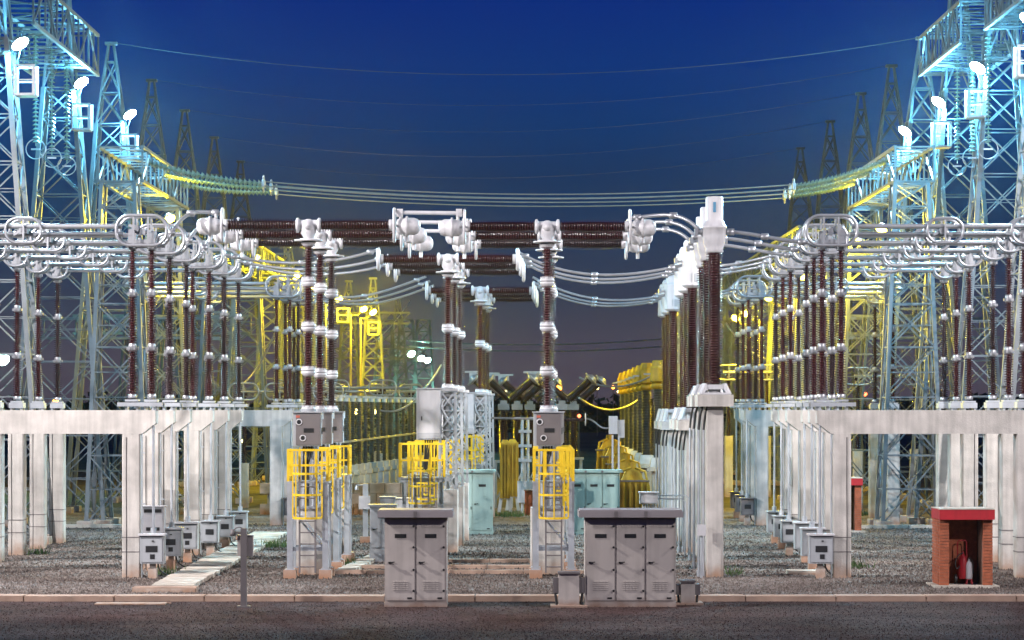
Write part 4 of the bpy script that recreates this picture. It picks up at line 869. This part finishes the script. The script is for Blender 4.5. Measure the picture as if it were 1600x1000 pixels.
bus_ring_run('middle yellow-lit tubular busbar with corona rings behind the left breakers', 430, 640, 606, 122, (0.1, 0.45, 0.8))
bus_ring_run('farthest yellow-lit tubular busbar with corona rings behind the left breakers', 500, 650, 612, 134, (0.15, 0.6, 0.95))
bus_ring_run('nearer yellow-lit tubular busbar with corona rings behind the right portals', 1335, 1440, 588, 110, (0.05, 0.9))
bus_ring_run('farther yellow-lit tubular busbar with corona rings behind the right transformers', 1130, 1215, 582, 126, (0.1, 0.8))
for i in range(14):
    f = i/13; d = 106+24*f; px = 522+128*f
    t = thing('insulator_column', f'{("first", "second", "third", "fourth", "fifth", "sixth", "seventh", "eighth", "ninth", "tenth", "eleventh", "twelfth", "thirteenth", "last")[i]} dark insulator column of the back left row, counted from the left', 'insulator', (X(px, d), d, 0), 'back left insulator row')
    part('pedestal', 'concrete', lambda b: (concrete_col(b, 0.5, 0.6, 1.9), b.box((0, 0, 1.55), (0.62, 0.7, 0.18)), b.box((0, 0, 0.8), (0.58, 0.66, 0.14))), t, key='icped')
    part('insulator', 'grey_silicone', lambda b: sheds(b, 2.75, 0.085, 0.14, 0.075, 10, 1.9), t, key='icins')
    part('cap', 'steel', lambda b: (b.cyl((0, 0, 4.65), (0, 0, 4.8), 0.13, n=10), b.box((0, 0, 4.86), (.34, .2, .1))), t, key='iccap')
t = thing('insulator_tie', 'long thin steel tie running along the back left insulator row', 'steel tie', (X(518, 105.5), 105.5, 2.9))
part('bar', 'steel', lambda b: b.bar((0, 0, 0), (X(652, 130.5)-X(518, 105.5), 25, 0.2), 0.08), t); part('end_clamp', 'steel', lambda b: b.box((0, 0, 0), (.2, .3, .2)), t)
t = thing('low_wall', 'low brown block wall along the foot of the back left insulator row', 'wall', (X(500, 104), 104, 0.0))
rr = random.Random(11)
for r_ in range(3):
    for q in range(13):
        part('block', 'rust_block', lambda b: b.box((0, 0, 0), (0.62, 0.4, 0.42)), t, (q*0.64+(0.3 if r_ % 2 else 0)-2.2, 0.9+q*1.15*0+rr.uniform(-.05, .05), 0.22+r_*0.43), key='wblk')
# right-hand row of dark-bodied transformers with box heads
for i in range(7):
    f = i/6; d = 108+36*f; px = (1028, 1010, 1002, 995, 988, 981, 974)[i]
    nm = ('nearest', 'second', 'third', 'fourth', 'fifth', 'sixth', 'farthest')[i]
    t = thing('voltage_transformer', f'{nm} transformer with yellow-tinted head and dark insulator in the back right row', 'voltage transformer', (X(px, d), d, 0), 'back right transformer row')
    part('pedestal', 'concrete', lambda b: (concrete_col(b, 0.46, 0.46, 1.75), b.box((0, 0, 1.8), (0.9, 0.9, 0.18))), t, key='vtped')
    part('base_tank', 'steel', lambda b: (b.box((0, 0, 2.08), (0.7, 0.7, 0.4), 0.8), b.box((0.5, 0, 2.0), (0.3, 0.5, 0.3))), t, key='vtbase')
    part('insulator', 'grey_silicone', lambda b: sheds(b, 2.9, 0.17, 0.24, 0.07, 14, 2.26), t, key='vtins')
    part('head_tank', 'sodium_tint', lambda b: (b.lathe([(0.2, 5.16), (0.3, 5.22), (0.3, 5.35), (0.2, 5.42)], 12), b.lathe([(0.22, 5.42), (0.34, 5.5), (0.34, 6.05), (0.28, 6.15), (0.24, 6.35), (0.2, 6.38)], 8, smooth=False)), t, key='vthead')
    part('terminal', 'alu', lambda b: b.box((-.45, 0, 5.8), (.3, .1, .08)), t, key='vtterm')
for i in range(5):
    d = 106+5*i; px = 1000-9*i
    t = thing('steel_plinth', f'{("nearest", "second", "third", "fourth", "farthest")[i]} stepped yellow-tinted steel plinth of the back right row', 'plinth', (X(px-12, d), d, 0), 'stepped plinths')
    part('block', 'sodium_tint', lambda b: (b.box((0, 0, 0.7+0.12*i), (1.2, 1.0, 1.4+0.24*i)),), t)
    for q in range(6): part('rib', 'sodium_tint', lambda b: b.box((0, 0, 0), (0.07, 0.22, 1.15+0.2*i)), t, (-0.6+q*0.24, -0.58, 0.72+0.1*i))
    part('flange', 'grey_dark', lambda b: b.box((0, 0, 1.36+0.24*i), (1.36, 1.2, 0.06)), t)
    for q in (-1, 1): part('pipe', 'sodium_tint', lambda b: b.tube([(q*0.66, -.5, 0), (q*0.66, -.5, 1.1), (q*0.5, -.5, 1.75+0.24*i), (q*0.1, -.4, 1.9+0.24*i)], 0.05, 6), t)
    part('cover', 'sodium_tint', lambda b: (b.box((0, -.1, 1.63+0.24*i), (0.9, 0.8, 0.45), 0.55), b.cyl((0, -.1, 1.8+0.24*i), (0, -.1, 2.1+0.24*i), .16, n=10)), t)
# V-headed breakers
def vbreaker(label, px, d, s):
    t = thing('vee_breaker', label, 'circuit breaker', (X(px, d), d, 0), 'vee-headed breakers')
    part('stand', 'steel', lambda b: ([b.box((x, y, 1.0), (0.12, 0.12, 2.0)) for x in (-.35, .35) for y in (-.3, .3)]+[b.bar((-.35, -.3, .3), (.35, -.3, 1.7), .07), b.bar((.35, -.3, .3), (-.35, -.3, 1.7), .07), b.box((0, 0, 2.03), (.95, .8, .1))]), t, key='vbst')
    part('post', 'dark_porcelain', lambda b: (sheds(b, 2.2, 0.14, 0.21, 0.075, 12, 2.1)), t, key='vbpost')
    part('head', 'alu', lambda b: (b.box((0, 0, 4.42), (.5, .4, .26)), b.box((0, 0, 4.6), (.3, .3, .2))), t, key='vbhead')
    for q in (-1, 1):
        a = part('chamber', 'dark_porcelain', lambda b: sheds(b, 1.25, 0.15, 0.22, 0.07, 12, 0.2), t, (q*0.15, 0, 4.6), key='vbch'); a.rotation_euler = (0, q*math.radians(48), 0)
        part('end_cap', 'alu', lambda b: (b.lathe([(0.1, 1.45), (0.24, 1.47), (0.24, 1.62), (0.12, 1.72)], 12), b.tube([(0.34*math.cos(u), 0.34*math.sin(u), 1.55) for u in [2*PI*i/18 for i in range(18)]], 0.04, 6, True)), a, key='vbcap')
    part('cross_link', 'steel', lambda b: (b.box((-1.25, 0, 5.95), (0.9, 0.1, 0.08)), b.box((-1.25, 0, 5.8), (0.5, .08, .24))), t, key='vbl')
for i, (px, d) in enumerate(((787, 112), (808, 117), (828, 122), (878, 113), (896, 119))):
    vbreaker(f'{("leftmost", "second", "middle", "fourth", "rightmost")[i]} yellow-lit vee-headed breaker in the background centre', px, d, 1)
for i, (px, d, w) in enumerate(((789, 107, 0.42), (801, 109, 0.5))):
    t = thing('radiator_bank', f'{("left", "right")[i]} tall yellow-tinted steel panel standing behind the narrow teal cabinet', 'steel panel', (X(px, d), d, 0), 'tall steel panels')
    part('panel', 'sodium_tint', lambda b: b.box((0, 0, 1.75), (w, 0.5, 2.3)), t); part('base', 'steel', lambda b: [b.bar((x, 0, 0), (x*.6, 0, .7), .14) for x in (-.25, .25)]+[b.box((0, 0, .62), (w, .4, .1))], t)
    for q in range(3): part('fin', 'sodium_tint', lambda b: b.box((0, 0, 0), (0.03, 0.12, 2.2)), t, (-w*0.3+q*w*0.3, -0.3, 1.75))
    part('top', 'sodium_tint', lambda b: b.box((0, 0, 2.97), (w*0.8, .4, .14), .6), t)
t = thing('brown_cabinet', 'small brown cabinet standing behind the centre-right platform', 'cabinet', (X(826, 104), 104, 0.012)); part('body', 'brick', lambda b: b.box((0, 0, .5), (.32, .4, 1.0)), t); part('lid', 'mortar', lambda b: b.box((0, 0, 1.01), (.38, .5, .04)), t)
# small pale switch seen between the centre breaker and the back right row
t = thing('line_switch', 'small pale line switch with horizontal insulator above the wide teal cabinet', 'switch', (X(962, 100), 100, 0))
part('post', 'white', lambda b: [b.cyl((x, 0, 0), (x, 0, 3.3), .04, n=8) for x in (-.12, .12)]+[b.box((0, 0, 1.9), (.4, .3, .1))], t)
part('head', 'white', lambda b: (b.box((-.1, 0, 3.7), (.34, .34, .7)), b.box((.22, .2, 3.55), (.26, .3, .7))), t)
part('jumper', 'alu', lambda b: b.tube(bez((-.2, 0, 3.6), (-.7, 0, 3.45), (-.7, 0, 3.9), (-1.15, 0, 3.95)), .04, 6), t)
part('insulator', 'dark_porcelain', lambda b: sheds(b, 0.9, .05, .09, .06, 8, -2.1, 'x', 0, (0, 0, 3.9)), t); part('bus', 'alu', lambda b: b.cyl((-2.1, 0, 3.92), (-5.2, 0, 3.98), .045, n=8), t)
part('end_disc', 'white', lambda b: b.lathe([(.1, -.02), (.26, -.02), (.26, .02), (.1, .02)], 14, (-1.18, 0, 3.92), 'x'), t)
for i, px in enumerate((816, 825)):
    t = thing('pale_mast', f'{("left", "right")[i]} pale green-lit mast left of the centre-right platform', 'mast', (X(px, 106), 106, 0.0), 'pale masts')
    part('pole', 'white', lambda b: b.cyl((0, 0, 0), (0, 0, 3.9), .06, n=8), t, key='pmp'); part('fitting', 'white', lambda b: [b.box((0, -.02, z), (.3, .2, .12)) for z in (2.2, 2.8, 3.4)]+[b.box((0, 0, 3.95), (.6, .2, .08)), b.box((0, 0, .9), (.4, .3, .9))], t, key='pmf')

for i, (px, py, d) in enumerate(((505, 470, 165), (545, 500, 172), (583, 500, 160), (622, 520, 190), (450, 440, 150), (1128, 505, 170), (1158, 505, 150), (1222, 470, 148), (1262, 450, 142))):
    tower(f'{("second leftmost", "third from left", "fourth from left", "fifth from left", "leftmost", "sixth from left", "seventh from left", "eighth from left", "rightmost")[i]} slender background lattice tower, dim yellow', X(px, d), d, Zp(py, d), 0.95, 0.8, 0.45, 0.4, Zp(py, d)+2.6, 'slender background towers', n=8, lw=0.13, bw=0.05)
for i, (px0, px1, py, d) in enumerate(((440, 640, 505, 168), (470, 650, 560, 180), (1110, 1270, 520, 155))):
    t = thing('back_beam', f'{("upper left", "lower left", "right-hand")[i]} slender crosswise lattice beam among the background towers', 'gantry beam', W(px0, py, d), 'background crossbeams'); L = X(px1, d)-X(px0, d)
    for y in (0, .7):
        for z in (0, .7): part('chord', 'tower_steel', lambda b: b.bar((0, y, z), (L, y, z), 0.1), t)
    part('lacing', 'tower_steel', lambda b: [b.bar((L*q/14, 0, 0 if q % 2 else .7), (L*(q+1)/14, 0, .7 if q % 2 else 0), .06) for q in range(14)], t)['kind'] = 'stuff'
# yellow-lit drooping conductors in the background
for i, (a, b_, c, e, dr) in enumerate((((590, 640), (690, 570), 120, 120, .8), ((906, 590), (1025, 583), 116, 112, .5), ((905, 622), (1000, 622), 117, 124, .55), ((430, 520), (380, 600), 125, 118, .3), ((1135, 505), (1195, 560), 140, 128, .3), ((515, 545), (640, 470), 190, 210, 1.5))):
    p, q = W(*a, c), W(*b_, e); q.z = Zp(b_[1], e)
    jumper(f'{("lowest left", "upper right", "lower right", "short left", "short right", "long left")[i]} yellow-lit drooping conductor in the background', sag(p, q, dr), 0.045, group='background conductors', clamps=False)

# ------------------------------------------------------------------ far green-lit gantry, distant lamps, trees
for i, (px, d) in enumerate(((602, 225), (635, 240), (662, 255))):
    tower(f'{("left", "middle", "right")[i]} distant lattice tower under the green-lit lamps', X(px, d), d, Zp(500, d), 1.3, 1.0, 0.6, 0.6, 0, 'distant green-lit towers', n=7, lw=0.2, bw=0.09)
    flood('far_floodlight', f'{("left", "middle", "right")[i]} distant green-white floodlight left of the second-row breaker', W((643, 658, 668)[i], (553, 560, 563)[i], d-4), -1, W_GREEN, C_GREEN, 'lamp_green', (0.7, 0.55), 'distant floodlights', aim=(0.2, -0.9, -0.4), cable=False)
flood('far_floodlight', 'distant green-white floodlight at the left picture edge', W(4, 562, 128), -1, W_GREEN, C_GREEN, 'lamp_green', (0.7, 0.6), 'distant floodlights', aim=(0.2, -0.9, -0.4), cable=False)
for i, (a, c) in enumerate(((532, 534), (541, 546))):
    p, q = W(640, a, 235), W(1075, c-8, 235); t = thing('far_conductor', f'{("upper", "lower")[i]} distant greenish conductor crossing the centre below the chambers', 'conductor', p, 'distant conductors')
    part('wire', 'alu', lambda b: b.tube([v-p for v in sag(p, q, 0.55, 24)], 0.075, 6), t)
FARL = ((870, 606, 260, 'lamp_orange', .5), (790, 612, 300, 'lamp_far', .16), (905, 650, 230, 'lamp_red', .16), (958, 605, 330, 'lamp_orange', .22), (933, 606, 420, 'lamp_far', .3), (972, 605, 430, 'lamp_far', .28), (966, 612, 380, 'lamp_far', .18), (380, 689, 115, 'lamp_far', .09), (557, 643, 260, 'lamp_far', .28), (584, 643, 260, 'lamp_far', .3), (87, 625, 210, 'lamp_orange', .25), (1352, 616, 200, 'lamp_red', .16), (808, 641, 240, 'lamp_red', .12))
for i, (px, py, d, m, r) in enumerate(FARL):
    nm = ('big orange', 'small yellow one left of centre', 'small red one above the wide teal cabinet', 'orange one right of centre', 'left yellow of the centre cluster', 'right yellow of the centre cluster', 'small low yellow of the centre cluster', 'low yellow between left columns', 'left of the pair behind the left platforms', 'right of the pair behind the left platforms', 'orange one on the far left', 'red one behind the right portal', 'small red one behind the vee-headed breakers')[i]
    p = W(px, py, d); t = thing('street_lamp', f'distant glowing lamp: {nm}', 'lamp', (p.x, p.y, 0), 'distant lamps')
    part('pole', 'grey_dark', lambda b: b.cyl((0, 0, 0), (0, 0, p.z), 0.05, n=6), t); part('globe', m, lambda b: b.lathe([(r*.3, -r), (r*.85, -r*.5), (r, 0), (r*.85, r*.5), (r*.3, r)], 10, (0, 0, p.z)), t)
def leaves(b, n, box, sz, rnd, lumps):
    for i in range(n):
        cx, cy, cz, rx, ry, rz = lumps[rnd.randrange(len(lumps))]
        u = Vector((rnd.gauss(0, 1), rnd.gauss(0, 1), rnd.gauss(0, 1))).normalized()*(rnd.random()**0.4)
        c = Vector((cx+u.x*rx, cy+u.y*ry, max(0.02, cz+u.z*rz))); s = sz*rnd.uniform(.6, 1.4)
        a = Vector((rnd.uniform(-1, 1), rnd.uniform(-1, 1), rnd.uniform(-1, 1))).normalized()*s; e = a.cross(Vector((rnd.uniform(-1, 1), rnd.uniform(-1, 1), rnd.uniform(-1, 1)))).normalized()*s*.7
        b._add([c-a, c+e, c+a, c-e], [(0, 1, 2, 3)])
rnd = random.Random(21)
lm = [(rnd.uniform(-150, 150), rnd.uniform(480, 540), rnd.uniform(1, 3.5), rnd.uniform(5, 11), 5, rnd.uniform(2.5, 5.5)) for _ in range(90)]
o = part('distant_wood', 'far_leaf', lambda b: leaves(b, 26000, None, 0.75, rnd, lm), None); o['kind'] = 'stuff'; o['label'] = 'dark band of distant trees along the horizon'; o['category'] = 'trees'
for i, (px, d, w) in enumerate(((795, 103, .9), (432, 80, .7), (1350, 104, 1.4), (660, 103.5, 1.6), (262, 66.5, .35), (1340, 69.5, .4), (545, 70.5, .4), (1148, 66.6, .35), (60, 76.2, .4))):
    t = thing('weed_tuft', ('green weeds at the foot of the tall steel panels', 'green weeds beside the long slab walkway', 'weeds behind the distant brick hut', 'weeds behind the pale terminal boxes', 'few weeds at the foot of the nearest left drive box', 'few weeds beside the right front column', 'few weeds by the left platform feet', 'few weeds beside the nearest domed transformer column', 'few weeds between the outer left columns')[i], 'weeds', (X(px, d), d, 0.01))
    def gr(b):
        for _ in range(260 if w > .6 else 70):
            x, y = rnd.gauss(0, w*.4), rnd.gauss(0, .4); h = rnd.uniform(.06, .3); a = rnd.uniform(0, 2*PI); dx, dy = .018*math.cos(a), .018*math.sin(a); l = rnd.uniform(-.1, .1)
            b._add([(x-dx, y-dy, 0), (x+dx, y+dy, 0), (x+l, y+l*.5, h)], [(0, 1, 2)])
    part('blades', 'leaf', gr, t)['kind'] = 'stuff'

# ------------------------------------------------------------------ loose stones on gravel and road
def stones(n, d0, d1, sz, seed, zb):
    r = random.Random(seed); vs = []; fs = []
    for i in range(n):
        d = 1/(1/d0+(1/d1-1/d0)*r.random()); x = r.uniform(-0.215, 0.215)*d; s_ = sz*r.uniform(.5, 1.35)
        a = r.uniform(0, 2*PI); h = s_*r.uniform(.5, 1.0); o = len(vs)
        for k in range(4): q = a+k*PI/2+r.uniform(-.3, .3); vs.append((x+s_*.62*math.cos(q), d+s_*.62*math.sin(q), zb-0.01))
        vs.append((x+r.uniform(-.3, .3)*s_, d+r.uniform(-.3, .3)*s_, zb+h))
        fs += [(o, o+1, o+4), (o+1, o+2, o+4), (o+2, o+3, o+4), (o+3, o, o+4)]
    mb = MB(); mb.v = vs; mb.f = fs; mb.sm = [False]*len(fs); return mb
for nm, n, d0, d1, sz, m, zb, lab in (('gravel_stones', 70000, 57.95, 96, 0.052, 'gravel', 0.012, 'loose grey stones covering the yard behind the kerb'), ('road_grit', 26000, 46, 57.2, 0.024, 'asphalt', 0.008, 'coarse dark grit on the road in front')):
    o = obj(nm, stones(n, d0, d1, sz, 5, zb).mesh(nm, m)); o['kind'] = 'stuff'; o['label'] = lab; o['category'] = 'gravel'

# ------------------------------------------------------------------ night haze
HAZE = 0.00009
hm = bpy.data.materials.new('haze'); hm.use_nodes = True; hn = hm.node_tree; hn.nodes.clear()
ho = hn.nodes.new('ShaderNodeOutputMaterial'); hv = hn.nodes.new('ShaderNodeVolumePrincipled'); hn.links.new(hv.outputs[0], ho.inputs['Volume'])
hv.inputs['Color'].default_value = (0.86, 0.90, 0.95, 1); hv.inputs['Density'].default_value = HAZE; hv.inputs['Anisotropy'].default_value = 0.9
MATS['haze'] = hm
if HAZE > 0:
    o = part('haze', 'haze', lambda b: b.box((0, 1400, 11.5), (3300, 3300, 25)), None); o['kind'] = 'stuff'; o['label'] = 'thin night haze over the whole yard'; o['category'] = 'haze'
